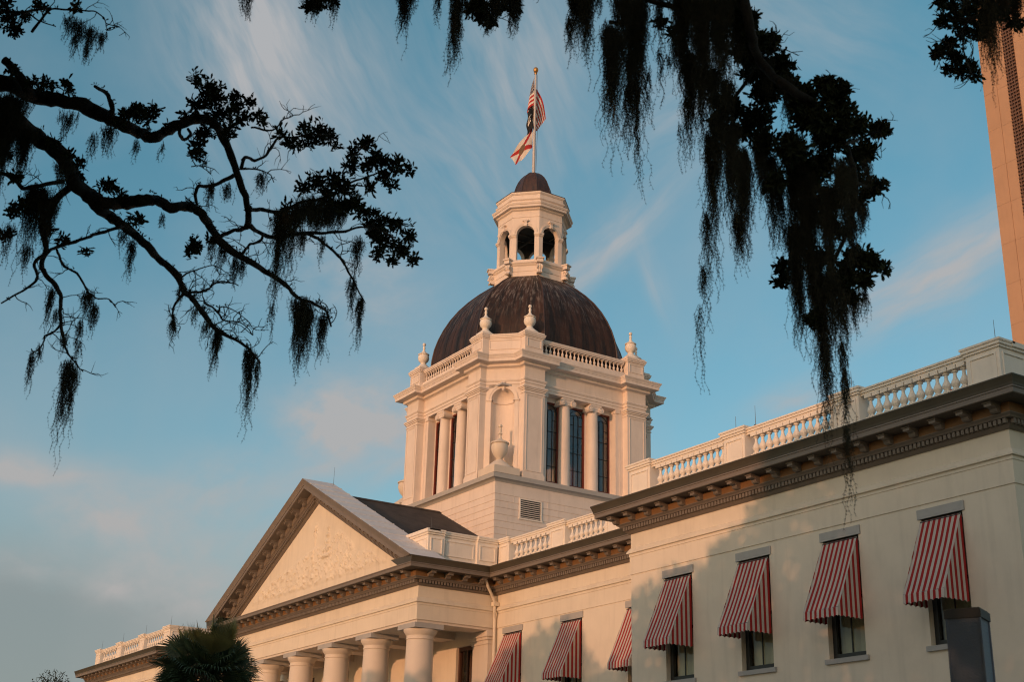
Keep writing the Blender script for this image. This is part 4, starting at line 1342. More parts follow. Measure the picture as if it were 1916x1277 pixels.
# ---------------- awnings: local frame, wall at y = 0, z = 0 at the lower edge of the window head
wr = random.Random(3)
def make_awning():
    e = empty("awning")
    o1, o2 = wr.uniform(0, 50), wr.uniform(0, 50)
    sg = wr.uniform(.6, 1.9)
    wob = lambda x, t: .026 * math.sin(PI * t) * noise.noise((x * 2.2 + o1, t * 2.4, o2)) + .010 * noise.noise((x * 7 + o2, t * 3.5, o1))
    hw, top, drop, out = .76, 11.34, 2.36, 1.10
    zt, zf, zv = -.06, -2.43, -2.70
    ns = 15
    c_ = MB()
    for i in range(ns):
        c_.cur = 0 if i % 2 else 1
        xa, xb = -hw + 2 * hw * i / ns, -hw + 2 * hw * (i + 1) / ns
        rows_ = 9
        for j in range(rows_):
            t0, t1 = j / rows_, (j + 1) / rows_
            sag = lambda t: .025 * sg * math.sin(PI * t)
            f2 = lambda x, t: (x, -.06 - (out - .06) * t + sag(t) * .5 - wob(x, t), zt + (zf - zt) * t - sag(t))
            c_.quad(f2(xa, t1), f2(xb, t1), f2(xb, t0), f2(xa, t0))
    c_.build("canopy", [redcloth, creamcloth], e)
    v_ = MB()
    for i in range(ns):                        # front valance with scallops over each pair
        v_.cur = 0 if i % 2 else 1
        for j in range(3):
            xa = -hw + 2 * hw * (i + j / 3) / ns; xb = -hw + 2 * hw * (i + (j + 1) / 3) / ns
            sc = lambda x: zv + .045 * abs(math.cos(PI * (x + hw) / (2 * hw / 7.5)))
            wv2 = lambda x: .03 * noise.noise((x * 5 + o1, o2, 0))
            v_.quad((xa, -out - .01 + wv2(xa), sc(xa)), (xb, -out - .01 + wv2(xb), sc(xb)), (xb, -out, zf), (xa, -out, zf))
    v_.build("valance", [redcloth, creamcloth], e)
    for s in (1, -1):
        p_ = MB()
        n2 = 10
        for i in range(n2):
            p_.cur = 0 if i % 2 else 1
            ya, yb = -out + (out - .03) * i / n2, -out + (out - .03) * (i + 1) / n2
            zz = lambda y: zt + (zf - zt) * min(1, max(0, (-y - .06) / (out - .06)))
            sc = lambda y: zv + .045 * abs(math.cos(PI * (y + out) / ((out - .03) / 5)))
            q_ = [(s * hw, ya, sc(ya)), (s * hw, (ya + yb) / 2, sc((ya + yb) / 2)), (s * hw, yb, sc(yb)), (s * hw, yb, zz(yb) - .02), (s * hw, ya, zz(ya) - .02)]
            p_.quad(*(q_ if s > 0 else q_[::-1]))
        p_.build("side_panel", [redcloth, creamcloth], e)
    f_2 = MB()
    f_2.tube([(-hw + .02, -.03, zf + .03), (-hw + .02, -out + .02, zf + .02), (hw - .02, -out + .02, zf + .02), (hw - .02, -.03, zf + .03)], .014, 5)
    f_3 = MB(); f_3.tube([(-hw + .02, -.08, zt - .03), (hw - .02, -.08, zt - .03)], .016, 5); f_3.build('roller', iron, e)
    f_2.build("frame", iron, e)
    return e
aw = make_awning()
tag(aw, cat="awning", group="striped awnings over the upper windows")
spots = [(-54.5, MY, 11.50, "red and white striped awning over the window nearest the portico"),
         (-49.6, MY, 11.50, "striped awning in the middle of the recessed wing's three windows"),
         (-44.72, MY, 11.50, "striped awning cut off by the near pavilion's left corner"),
         (-38.2, WY, 11.38, "striped awning over the near pavilion's first window, beside its left corner"),
         (-34.11, WY, 11.38, "striped awning second from the left on the near pavilion"),
         (-30.02, WY, 11.38, "striped awning third from left on the near pavilion, under the hanging moss strand"),
         (-25.92, WY, 11.38, "striped awning directly above the blue grey post")]
for i, (x, y, z, lb_) in enumerate(spots):
    if i: aw = tag(make_awning(), cat="awning", group="striped awnings over the upper windows")
    aw.location = (x, y, z); aw['label'] = lb_

# ---------------- modern tower block behind the right wing
hr = empty("office_tower", (-78.5, 110, 0), label="tall tan concrete tower block with dark louvre strip at right edge", cat="tower block")
hr['_inplace'] = 1
X0, Y0, HT = -78.55, 110.0, 112.0
q = MB()
cols = [(X0, X0 + 1.70, .0), (X0 + 1.70, X0 + 3.0, -.05), (X0 + 4.35, X0 + 7.3, -.05), (X0 + 8.6, X0 + 12, -.05), (X0 + 12, X0 + 40, 0)]
zj = [8.1 + 4.47 * i for i in range(24)]
for a, b2, d in cols:
    zz = [0] + zj
    for i in range(len(zz)):
        z0_, z1_ = zz[i], (zz[i + 1] if i + 1 < len(zz) else HT)
        q.box(a + .008, b2 - .008, Y0 - d, Y0 + .6, z0_ + .008, z1_ - .008)
q.build("wall_panel", concrete, hr)
q = MB(); q.box(X0 + .06, X0 + 39.9, Y0 + .4, Y0 + 45, .004, HT - .1); q.build("core_wall", concrete, hr)
for a, b2 in ((X0 + 3.0, X0 + 4.35), (X0 + 7.3, X0 + 8.6)):
    q = MB(); q.box(a, b2, Y0 + .15, Y0 + .25, 0.1, HT); lo = q.build("louvre_strip", bronze, hr)
    q = MB()
    z = 30
    while z < HT:
        q.box(a + .05, b2 - .05, Y0 - .10, Y0 + .02, z, z + .12); z += .42
    for i in range(1, 4): q.box(a + (b2 - a) * i / 4 - .03, a + (b2 - a) * i / 4 + .03, Y0 - .12, Y0 + .02, 30, HT)
    q.build("slat", bronze, lo)

# ---------------- ribbed post in front of the last window
PD = 12.0
pc = at(1810, 1160, PD + .12)
po = empty("metal_post", (pc.x, pc.y, 0), label="blue grey ribbed square post with dark cap at lower right", cat="post")
po.rotation_euler = (0, 0, rad(24))
q = MB()
h_ = 3.74
w_ = .145
zz = 0.0
while zz < h_ - .03:
    q.box(-w_, w_, -w_, w_, zz, zz + .024); q.box(-w_ + .002, w_ - .002, -w_ + .002, w_ - .002, zz + .024, zz + .030)
    zz += .030
for s in (1, -1):
    for t in (1, -1): q.box(s * (w_ + .004) - .008, s * (w_ + .004) + .008, t * (w_ + .004) - .008, t * (w_ + .004) + .008, 0, h_ - .02)
q.build("shaft", postm, po)
q = MB(); q.box(-w_ - .02, w_ + .02, -w_ - .02, w_ + .02, h_ - .03, h_ + .045); q.box(-w_ - .005, w_ + .005, -w_ - .005, w_ + .005, h_ + .045, h_ + .06); q.build("cap", cusp, po)

# ---------------- cabbage palm
def palm(base, top, name="palm_tree", **kw):
    e = empty(name, base, **kw)
    H = top - base[2]
    q = MB()
    pts = [(.12 * math.sin(z * .7), .1 * math.cos(z * .5), z) for z in [H * i / 40 for i in range(41)]]
    q.tube(pts, [.20 + .03 * (i % 2) for i in range(41)], 12)
    q.build("trunk", palmd, e)
    rnd = random.Random(5)
    k = 84
    for i in range(k):
        g1 = i * 2.399963
        t = i / (k - 1)
        elev = rad(84 - 122 * t ** .62) + rnd.uniform(-.1, .1)
        d = Vector((math.cos(g1) * math.cos(elev), math.sin(g1) * math.cos(elev), math.sin(elev)))
        c0 = Vector((pts[-1][0], pts[-1][1], H - .1 + .1 * rnd.random()))
        lp = rnd.uniform(.8, 1.35)
        sidev = d.cross(Vector((0, 0, 1)))
        sidev = sidev.normalized() if sidev.length > .1 else Vector((math.cos(g1 + 1.57), math.sin(g1 + 1.57), 0))
        sidev = Matrix.Rotation(rnd.uniform(-1.1, 1.1), 3, d) @ sidev
        upv = sidev.cross(d).normalized()
        q = MB()
        tip = c0 + d * lp - Vector((0, 0, .12 * (1 - abs(d.z))))
        q.cur = 1
        q.tube([c0, c0 + d * lp * .5, tip], [.03, .022, .016], 5)
        q.cur = 0
        young = t < .16
        nf = 36
        L0 = rnd.uniform(1.1, 1.45)
        droop = rnd.uniform(.2, .5) if not young else .03
        for j in range(nf):                     # fan blade, folded segments
            a = (j / (nf - 1) - .5) * rad(215 if not young else 120)
            dd = (d * math.cos(a) + sidev * math.sin(a)).normalized()
            dd = (dd + upv * (.30 * abs(math.sin(a)))).normalized()
            ln = L0 * (1 - .25 * abs(a) / 1.9) * rnd.uniform(.9, 1.08)
            side_ = dd.cross(upv).normalized()
            wd = .031
            p0, p1 = tip, tip + dd * ln * .55
            p2 = tip + dd * ln * .82 - Vector((0, 0, droop * .22 * ln))
            p3 = tip + dd * ln - Vector((0, 0, droop * .6 * ln))
            b_ = len(q.v)
            q.v += [tuple(p0), tuple(p1 + side_ * wd), tuple(p1 - upv * .02), tuple(p1 - side_ * wd), tuple(p2 + side_ * wd * .6), tuple(p2 - side_ * wd * .6), tuple(p3)]
            q.f += [[b_, b_ + 1, b_ + 2], [b_, b_ + 2, b_ + 3], [b_ + 1, b_ + 4, b_ + 2], [b_ + 2, b_ + 5, b_ + 3], [b_ + 2, b_ + 4, b_ + 5], [b_ + 4, b_ + 6, b_ + 5]]
            q.mi += [0] * 6
        q.build("frond", [palmy if young else palmm, palmd], e)
    return e
pb_ = at(390, 1268, 50)
palm((pb_.x, pb_.y, 0), pb_.z, label="sabal palm with fan fronds in front of the portico's left end", cat="palm tree")

# ---------------- oaks
rnd = random.Random(11)
def leaf(q, p, d, n, ln, w):
    """pointed oval leaf, folded on its midrib"""
    s_ = d.cross(n)
    if s_.length < 1e-4: s_ = d.orthogonal()
    s_.normalize()
    n = s_.cross(d).normalized()
    b_ = len(q.v)
    a, c = p + d * ln * .34, p + d * ln * .74
    f2 = n * w * .25
    q.v += [tuple(p), tuple(a + s_ * w * .40 + f2), tuple(a), tuple(a - s_ * w * .40 + f2), tuple(c + s_ * w * .52 + f2), tuple(c - n * w * .05), tuple(c - s_ * w * .52 + f2), tuple(p + d * ln - n * w * .12)]
    q.f += [[b_, b_ + 1, b_ + 2], [b_, b_ + 2, b_ + 3], [b_ + 1, b_ + 4, b_ + 5, b_ + 2], [b_ + 2, b_ + 5, b_ + 6, b_ + 3], [b_ + 4, b_ + 7, b_ + 5], [b_ + 5, b_ + 7, b_ + 6]]
    q.mi += [q.cur] * 6
def rvec():
    while True:
        v = Vector((rnd.uniform(-1, 1), rnd.uniform(-1, 1), rnd.uniform(-1, 1)))
        if .05 < v.length < 1: return v.normalized()
def rosette(q, tw, p, d, n=9, ln=.075, w=.026, base=None):
    d = d.normalized()
    for i in range(n):
        v = rvec()
        v = (v - d * v.dot(d)).normalized()
        dd = (d * rnd.uniform(-.2, 1.2) + v * rnd.uniform(.4, 1)).normalized()
        leaf(q, p + rvec() * ln * .45 - d * rnd.uniform(0, ln * .9), dd, rvec(), ln * rnd.uniform(.7, 1.25), w * rnd.uniform(.8, 1.25))
    if tw is not None and base is not None:
        mid = (p + base) / 2 + rvec() * (p - base).length * .1
        tw.tube([base, mid, p], [.006, .0045, .003], 4, False)
def cluster(q, tw, c, R, n, ln, w, away=None):
    """leafy spray: rosettes through a ball round c, twigs meeting in the middle"""
    for i in range(n):
        v = rvec()
        rr_ = R * rnd.random() ** .45
        p = c + Vector((v.x, v.y, v.z * .9)) * rr_
        d = (p - c) + Vector((0, 0, R * .35)) + (away or Vector()) * R * .4
        rosette(q, tw, p, d, rnd.randint(7, 11), ln, w, c + (p - c) * .15)
def limb(pts, depth0, depth1, r0, r1, wob=.010):
    """a traced limb: pixel points, a depth at each end, pixel radii"""
    n = len(pts)
    P = []
    for i, (u, v) in enumerate(pts):
        t = i / max(1, n - 1)
        d = depth0 + (depth1 - depth0) * t + .25 * math.sin(i * 1.7 + u * .05)
        P.append(at(u, v, d))
    # smooth subdivision
    out, rad_ = [], []
    for i in range(n - 1):
        p0, p1, p2, p3 = P[max(i - 1, 0)], P[i], P[i + 1], P[min(i + 2, n - 1)]
        for k in range(5):
            t = k / 5
            out.append(.5 * ((2 * p1) + (p2 - p0) * t + (2 * p0 - 5 * p1 + 4 * p2 - p3) * t * t + (3 * p1 - p0 - 3 * p2 + p3) * t ** 3))
            rad_.append((i + t) / (n - 1))
    out.append(P[-1]); rad_.append(1.0)
    rr_ = []
    for i, (p, t) in enumerate(zip(out, rad_)):
        k = .70 * (r0 + (r1 - r0) * t) * (depth0 + (depth1 - depth0) * t) / FPX
        rr_.append(k * (1 + .22 * noise.noise(p * 5.0) + .10 * noise.noise(p * 14)))
        out[i] = p + Vector((noise.noise(p * 6 + Vector((9, 0, 0))), noise.noise(p * 6 + Vector((0, 9, 0))), noise.noise(p * 6))) * wob * (1 + k * 20)
    return out, rr_
LATW = Vector((RGT.x, RGT.y, 0)).normalized()
DEPW = Vector((FWD.x, FWD.y, 0)).normalized()
def moss(q, u, v, d, wpx, lpx, dens=1.0, lean=0.0, thin=.8):
    """curtain of hanging strands: centre of its top, width and length as they measure in the photograph at depth d"""
    s_ = d / FPX
    c = at(u, v, d)
    w, l = wpx * s_, lpx * s_ * 1.06
    n = max(7, int(dens * (9 + w * 190)))
    for i in range(n):
        x = rnd.gauss(0, .40)
        x = max(-1, min(1, x)) * w * .5
        y = rnd.gauss(0, .30) * max(w, .12) * .5
        p = c + LATW * x + DEPW * y + Vector((0, 0, rnd.uniform(-.06, .03)))
        L_ = l * (.22 + .78 * rnd.random() ** 1.3) * (1 - .72 * min(1, abs(x) / (w * .5 + 1e-6)) ** 1.2)
        if i < 3: L_, x = l * (1 - .08 * i), x * .3
        if rnd.random() < .25: p = p - Vector((0, 0, rnd.random() * L_ * .3))
        st = .036
        steps = max(2, int(L_ / st))
        drift = LATW * rnd.gauss(0, .04) + DEPW * rnd.gauss(0, .05) - (LATW * x / max(l, .1)) * thin + LATW * lean
        prev = Vector(p)
        r_ = rnd.uniform(.0014, .0026)
        pts = [Vector(p)]
        ph = rnd.random() * 9
        for k in range(steps):
            prev = prev + Vector((0, 0, -st)) + drift * st + LATW * .012 * math.sin(k * .9 + ph) + rvec() * .008
            pts.append(Vector(prev))
            t = k / steps
            for h in range(6 if t < .85 else 4):                # curled side fibres
                hl = rnd.uniform(.010, .038) * (1 - .30 * t)
                dv = rvec(); dv.z = -abs(dv.z) * .9 - .35
                e1 = prev + dv * hl
                sv = dv.cross(rvec()).normalized() * rnd.uniform(.0013, .0024)
                b_ = len(q.v)
                q.v += [tuple(prev + sv), tuple(prev - sv), tuple(e1)]
                q.f.append([b_, b_ + 1, b_ + 2]); q.mi.append(0)
        q.tube(pts[::2] + ([pts[-1]] if len(pts) % 2 == 0 else []), [r_ * (1 - .35 * j / max(1, steps // 2)) for j in range(len(pts[::2]) + (1 if len(pts) % 2 == 0 else 0))], 3, False)
ZTOP = [(-80, 7.5), (-66, 9.7), (-62, 10.2), (-58.5, 9.3), (-55, 9.6), (-52.5, 11.6), (-50, 12.3), (-48, 11.6), (-46.4, 9.6), (-43, 9.2), (-41.3, 10.9), (-39, 11.8), (-37, 11.8), (-35.6, 12.9), (-34.6, 12.5), (-33.4, 13.9), (-32, 15.2), (-30.4, 15.9), (-29, 17), (-27, 18.2), (-24, 19.5), (-20, 21), (-10, 21), (10, 19)]
def ztop(x):
    for (a, za), (b, zb) in zip(ZTOP, ZTOP[1:]):
        if a <= x <= b: return za + (zb - za) * (x - a) / (b - a)
    return 7.0
def shadow_on_front(p):
    t = (WY - p.y) / -sdir.y
    return p.x - sdir.x * t, p.z - sdir.z * t
def in_frame(p, mg=130):
    q = pix(p)
    return q is not None and -mg < q[0] < 1916 + mg and -mg < q[1] < 1277 + mg
def crown(q, n, box, size, soft=.5, zmin=None):
    """leaf sprays through the part of the crown that the photograph does not show"""
    x0, x1, y0, y1, z0, z1 = box
    k = tries = 0
    while k < n and tries < n * 30:
        tries += 1
        p = Vector((rnd.uniform(x0, x1), rnd.uniform(y0, y1), rnd.uniform(z0, z1)))
        xw, zw = shadow_on_front(p)
        lim = ztop(xw) + .8 * noise.noise((xw * .9, zw * .9, 2.0)) + .35 * noise.noise((xw * 2.6, zw * 2.6, 5.0))
        if zw > lim - .25 or in_frame(p): continue
        gap = noise.noise((p.x * .45, p.y * .45, p.z * .45))
        if gap < -.52 and .3 < lim - zw < 1.6: continue
        if lim - zw < soft and rnd.random() < .35: continue
        k += 1
        for j in range(3):
            d = rvec(); s_ = d.orthogonal().normalized()
            c = p + rvec() * size * .6
            leaf(q, c, d, s_, size * rnd.uniform(.7, 1.3), size * .5)

oakA = empty("live_oak", (-17.5, -2.5, 0), label="mossy live oak whose crooked bare limbs reach in from the left", cat="oak tree")
oakA['_inplace'] = 1
oakB = empty("live_oak", (3.0, -7.0, 0), label="mossy live oak hanging dense dark curtains in from upper right", cat="oak tree")
oakB['_inplace'] = 1
tw = {oakA: MB(), oakB: MB()}
lf = {oakA: MB(), oakB: MB()}

def add_limb(tree, pts, d0, d1, r0, r1, pre=None, tufts=0, n=8):
    p, r = limb(pts, d0, d1, r0, r1)
    if pre:
        p = [Vector(x) for x, _ in pre] + p; r = [x for _, x in pre] + r
    q = MB(); q.tube(p, r, n)
    q.build("limb", bark, tree, True)
    for i in range(tufts):                     # small ferns and shoots along the upper side
        k = rnd.randrange(len(p)); c = p[k] + Vector((0, 0, r[k] * .9)) + rvec() * r[k] * .6
        for j in range(3): leaf(lf[tree], c, (rvec() + Vector((0, 0, .9))).normalized(), rvec(), rnd.uniform(.02, .05), .014)
    return p, r
def twigs(tree, p, r, n, ln):
    for i in range(n):
        k = rnd.randrange(len(p) // 4, len(p))
        d = (rvec() + Vector((0, 0, .1)) + LATW * .4).normalized()
        pts = [p[k]]
        for j in range(5):
            d = (d + rvec() * .55).normalized(); pts.append(pts[-1] + d * ln / 5)
        tw[tree].tube(pts, [.006, .005, .0045, .004, .003, .002], 4, False)
        for b in range(2):
            j = rnd.randint(2, 4); d2 = (d + rvec()).normalized()
            tw[tree].tube([pts[j], pts[j] + d2 * ln * .25, pts[j] + (d2 + rvec() * .4) * ln * .4], [.004, .003, .0015], 3, False)

A, Bk = oakA, oakB
preA = [((-17.6, -2.4, 4.6), .34), ((-18.0, -.6, 6.2), .25), ((-17.6, .6, 7.2), .17)]
preB = [((-17.4, -2.6, 4.0), .36), ((-17.8, -.8, 5.4), .28), ((-17.2, .4, 6.4), .20)]
add_limb(A, [(-120, 150), (-40, 150), (21, 160), (60, 180), (106, 187), (148, 197), (183, 211), (225, 232), (261, 248), (282, 256), (306, 249), (338, 232), (373, 223), (398, 229), (419, 257), (437, 303), (452, 345), (464, 398), (463, 425)], 14.5, 13.6, 23, 8, preA, 90)
add_limb(A, [(-120, 170), (-50, 190), (18, 216), (63, 254), (106, 282), (130, 314), (141, 345), (169, 366), (197, 379), (229, 380), (268, 376), (292, 374), (317, 388), (352, 387), (373, 398), (391, 419), (406, 446), (425, 464), (449, 480), (472, 492), (496, 509), (529, 529), (556, 557), (587, 568), (611, 584), (619, 611)], 14.3, 13.2, 25, 2.5, preB, 110)
add_limb(A, [(150, 350), (178, 385), (205, 405), (225, 419), (235, 425), (254, 442), (274, 459), (298, 486), (329, 513), (345, 545), (364, 564), (388, 600), (411, 623), (439, 635), (458, 647), (475, 664), (487, 680)], 14.1, 13.2, 16, 2, None, 60)
add_limb(A, [(8, 112), (20, 122), (40, 150), (62, 182)], 14.2, 14.0, 11, 14)
add_limb(A, [(210, 222), (209, 200), (203, 182), (192, 170), (178, 163)], 14.0, 13.9, 8, 4, None, 14)
add_limb(A, [(338, 236), (336, 252), (345, 262), (356, 252), (352, 240)], 13.8, 13.8, 5, 4)
pD, rD = add_limb(A, [(135, 345), (112, 370), (95, 395), (78, 412), (84, 451), (87, 470), (79, 490), (82, 512), (102, 533), (114, 557), (112, 584), (114, 607), (117, 631), (125, 658), (139, 678), (155, 696)], 14.0, 13.4, 11, 1.8, None, 20)
smalls = [([(114, 609), (96, 625), (84, 631), (80, 645), (59, 664)], 4, 1.5), ([(88, 472), (65, 494), (69, 521), (47, 541), (23, 555), (2, 568)], 5, 2), ([(-30, 320), (10, 326), (30, 340), (45, 352), (80, 345), (120, 340)], 6, 6),
          ([(86, 474), (117, 459), (157, 447), (184, 437), (215, 428), (232, 424)], 5, 4), ([(106, 468), (121, 498), (145, 513), (164, 545), (180, 558), (204, 560), (217, 576)], 4, 1.2),
          ([(452, 317), (457, 295), (476, 300), (496, 292), (513, 268), (523, 257), (545, 257), (590, 252), (618, 250)], 5, 2), ([(470, 238), (511, 243), (527, 225), (540, 220), (552, 214)], 3, 1), ([(449, 317), (480, 318), (504, 325), (513, 341)], 3.2, 1),
          ([(437, 327), (410, 343), (385, 349), (370, 351), (365, 366), (368, 382), (360, 390)], 5.5, 4), ([(465, 395), (490, 392), (523, 398), (555, 382), (582, 374), (613, 370), (650, 345), (690, 330), (735, 312)], 6, 2),
          ([(464, 420), (488, 438), (519, 445), (558, 437), (582, 441), (613, 460), (637, 484), (652, 507), (666, 535), (682, 566)], 6.5, 1.8), ([(545, 436), (600, 436), (645, 433), (676, 425), (711, 433), (740, 445)], 5, 2),
          ([(409, 443), (437, 433), (455, 428), (465, 420)], 5, 6), ([(453, 480), (458, 470), (468, 458), (488, 450), (492, 436)], 4, 4), ([(346, 547), (329, 568), (324, 585), (325, 600), (327, 620)], 4, 2),
          ([(354, 547), (376, 547), (392, 540), (407, 529), (431, 529), (446, 535)], 4, 1.3), ([(338, 519), (355, 508), (368, 506), (399, 496), (411, 517)], 2.8, 1.2), ([(382, 566), (407, 584), (419, 600), (450, 604), (474, 627)], 3.6, 1.2), ([(407, 584), (415, 575), (440, 583), (462, 600)], 2.5, 1),
          ([(395, 326), (385, 318), (372, 310), (358, 312)], 1.6, .6), ([(388, 320), (384, 308), (386, 300)], 1.2, .5), ([(60, 60), (90, 20), (120, 18), (160, 20), (180, 22), (195, 35), (201, 55)], 3.5, 1.2), ([(-40, 30), (0, 22), (40, 22), (70, 18), (95, 15)], 5, 3), ([(55, 25), (75, 40), (100, 48)], 2.5, 1.2), ([(200, 57), (210, 55), (221, 50)], 1.3, .6),
          ([(600, 565), (612, 572), (618, 585)], 2, 1), ([(645, 345), (640, 330), (650, 305), (672, 282), (690, 268)], 3, 1.2), ([(690, 432), (705, 410), (720, 398)], 3, 1.2), ([(715, 433), (745, 455), (770, 480)], 2.5, 1)]
for pts, a, b in smalls:
    p, r = add_limb(A, pts, 13.9, 13.5, a, b, None, 4, 6)
    if len(pts) > 3: twigs(A, p, r, 5, .26)
twigs(A, pD, rD, 14, .30)
p_, r_ = limb([(235, 425), (329, 513), (364, 564), (411, 623), (487, 680)], 13.9, 13.2, 4, 2); twigs(A, p_, r_, 26, .28)
p_, r_ = limb([(425, 464), (529, 529), (619, 605)], 13.5, 13.2, 4, 2); twigs(A, p_, r_, 10, .25)
p_, r_ = limb([(480, 400), (560, 440), (640, 470)], 13.6, 13.4, 4, 2); twigs(A, p_, r_, 12, .28)

spraysA = [(370, 150, 20, 7), (398, 165, 30, 16), (400, 185, 30, 14), (440, 190, 26, 12), (465, 188, 14, 5), (372, 195, 28, 12), (410, 215, 32, 16), (450, 215, 25, 10), (385, 245, 26, 12), (430, 240, 26, 10), (372, 270, 22, 10), (370, 285, 15, 8), (480, 215, 14, 5), (490, 225, 10, 3), (350, 215, 16, 6),
           (85, 158, 22, 10), (60, 150, 16, 6), (125, 160, 16, 7), (20, 130, 18, 6), (236, 212, 20, 9), (258, 208, 22, 12), (278, 220, 22, 11), (290, 205, 14, 6), (225, 232, 10, 3), (312, 236, 8, 3),
           (598, 242, 26, 15), (580, 262, 20, 10), (618, 258, 16, 7), (570, 240, 16, 6), (540, 262, 16, 6), (525, 250, 12, 4), (626, 275, 10, 3), (557, 275, 12, 4),
           (682, 270, 22, 11), (660, 285, 18, 8), (705, 295, 26, 14), (740, 310, 24, 12), (765, 316, 10, 5), (720, 330, 20, 9), (733, 347, 8, 4), (655, 312, 16, 7), (690, 312, 16, 7), (595, 340, 26, 13), (570, 350, 16, 7), (625, 335, 24, 12), (640, 350, 26, 14), (610, 362, 24, 10), (660, 370, 26, 14), (676, 395, 16, 8), (645, 385, 20, 9), (690, 350, 14, 5),
           (535, 388, 14, 6), (700, 398, 14, 6), (715, 415, 26, 14), (745, 420, 24, 12), (765, 440, 18, 8), (720, 450, 26, 14), (750, 465, 22, 11), (772, 485, 10, 6), (710, 475, 16, 8), (735, 485, 10, 4), (690, 420, 14, 5), (700, 440, 18, 8),
           (366, 458, 19, 12), (358, 470, 12, 5), (395, 448, 10, 4), (208, 350, 18, 9), (190, 345, 10, 4), (225, 365, 14, 5), (150, 305, 14, 5), (100, 265, 14, 5), (150, 335, 16, 6), (25, 395, 18, 8), (10, 440, 16, 7), (40, 385, 14, 5), (95, 430, 16, 6), (118, 450, 14, 5), (10, 290, 16, 6), (30, 330, 14, 5), (260, 410, 14, 5), (245, 405, 10, 3), (130, 290, 12, 4), (160, 470, 8, 3),
           (15, 30, 26, 14), (30, 55, 20, 10), (75, 10, 18, 8), (5, 5, 20, 8), (45, 30, 16, 6), (140, 8, 12, 4),
           (590, 5, 22, 10), (615, 2, 18, 8), (575, 10, 12, 5)]
for (u, v, R_, n) in spraysA:
    d = 13.7 + .5 * math.sin(u * .02 + v * .03)
    cluster(lf[A], tw[A], at(u, v, d), R_ * d / FPX * .82, int(n * 1.25), .070, .0235)

mossA = [(25, 180, 80, 150, 4.2), (10, 230, 60, 160, 3.6), (50, 240, 60, 110, 3.0), (75, 350, 60, 120, 3.4), (95, 370, 46, 110, 3.0), (15, 200, 60, 130, 3.0), (120, 300, 50, 70, 1.6), (60, 350, 30, 150, 1.6), (18, 420, 26, 80, 1.3), (50, 460, 30, 66, 1.2), (130, 675, 30, 185, 2.6), (140, 690, 20, 120, 1.6), (60, 662, 14, 76, 1.5), (75, 645, 10, 40, 1.0), (97, 540, 22, 78, 1.8), (105, 580, 14, 40, 1.2),
         (165, 545, 30, 62, 1.9), (178, 570, 18, 66, 1.7), (150, 600, 26, 46, 1.0), (120, 625, 30, 40, .9), (148, 640, 16, 40, 1.0), (248, 450, 22, 92, 1.6), (232, 430, 30, 40, 1.0), (325, 592, 12, 48, 2.2), (408, 618, 24, 92, 2.8), (388, 600, 30, 46, 1.0), (470, 655, 26, 150, 2.2), (462, 650, 14, 60, 1.3), (482, 675, 12, 70, 1.4),
         (418, 455, 24, 66, 1.8), (398, 450, 20, 48, 1.1), (442, 482, 26, 68, 1.4), (455, 485, 20, 48, 1.2), (528, 395, 40, 225, 2.6), (545, 390, 50, 140, 2.0), (585, 372, 80, 60, 3.2), (620, 375, 70, 62, 3.2), (640, 380, 40, 50, 2.4), (560, 385, 50, 60, 2.4), (600, 395, 90, 40, 2.2), (565, 430, 34, 60, 1.3), (603, 440, 16, 60, 1.0),
         (563, 560, 50, 110, 3.0), (575, 575, 40, 130, 2.6), (556, 600, 16, 90, 1.3), (605, 590, 24, 98, 2.4), (560, 640, 6, 70, .8), (660, 520, 22, 90, 1.5), (675, 555, 16, 110, 2.0), (672, 445, 26, 78, 1.3), (664, 455, 14, 60, 1.0), (395, 340, 18, 64, 1.8), (490, 325, 26, 42, 1.5), (425, 345, 34, 34, 1.2), (205, 235, 40, 70, 1.4), (175, 250, 20, 58, 1.0), (255, 262, 14, 46, 1.0), (130, 210, 50, 60, 1.2), (305, 268, 8, 36, .8), (305, 400, 12, 30, 1.0), (510, 570, 14, 60, .8), (340, 535, 24, 40, 1.0), (365, 570, 22, 40, .9),
         (150, 40, 40, 60, 1.6), (170, 52, 40, 70, 1.6), (190, 60, 26, 40, 1.4), (130, 30, 40, 50, 1.1), (165, 85, 12, 50, .9), (140, 60, 14, 50, .8),
         (468, -25, 18, 75, 1.5), (458, -25, 10, 60, 1.0), (590, -10, 70, 40, 1.3), (628, -10, 12, 70, 1.5), (585, 5, 10, 36, .8)]
for (u, v, w, l, dn) in mossA:
    q = MB(); moss(q, u, v, 13.6 + .4 * math.sin(u * .031), w, l * .97, dn * 1.1)
    q.build("spanish_moss", mossm, A)

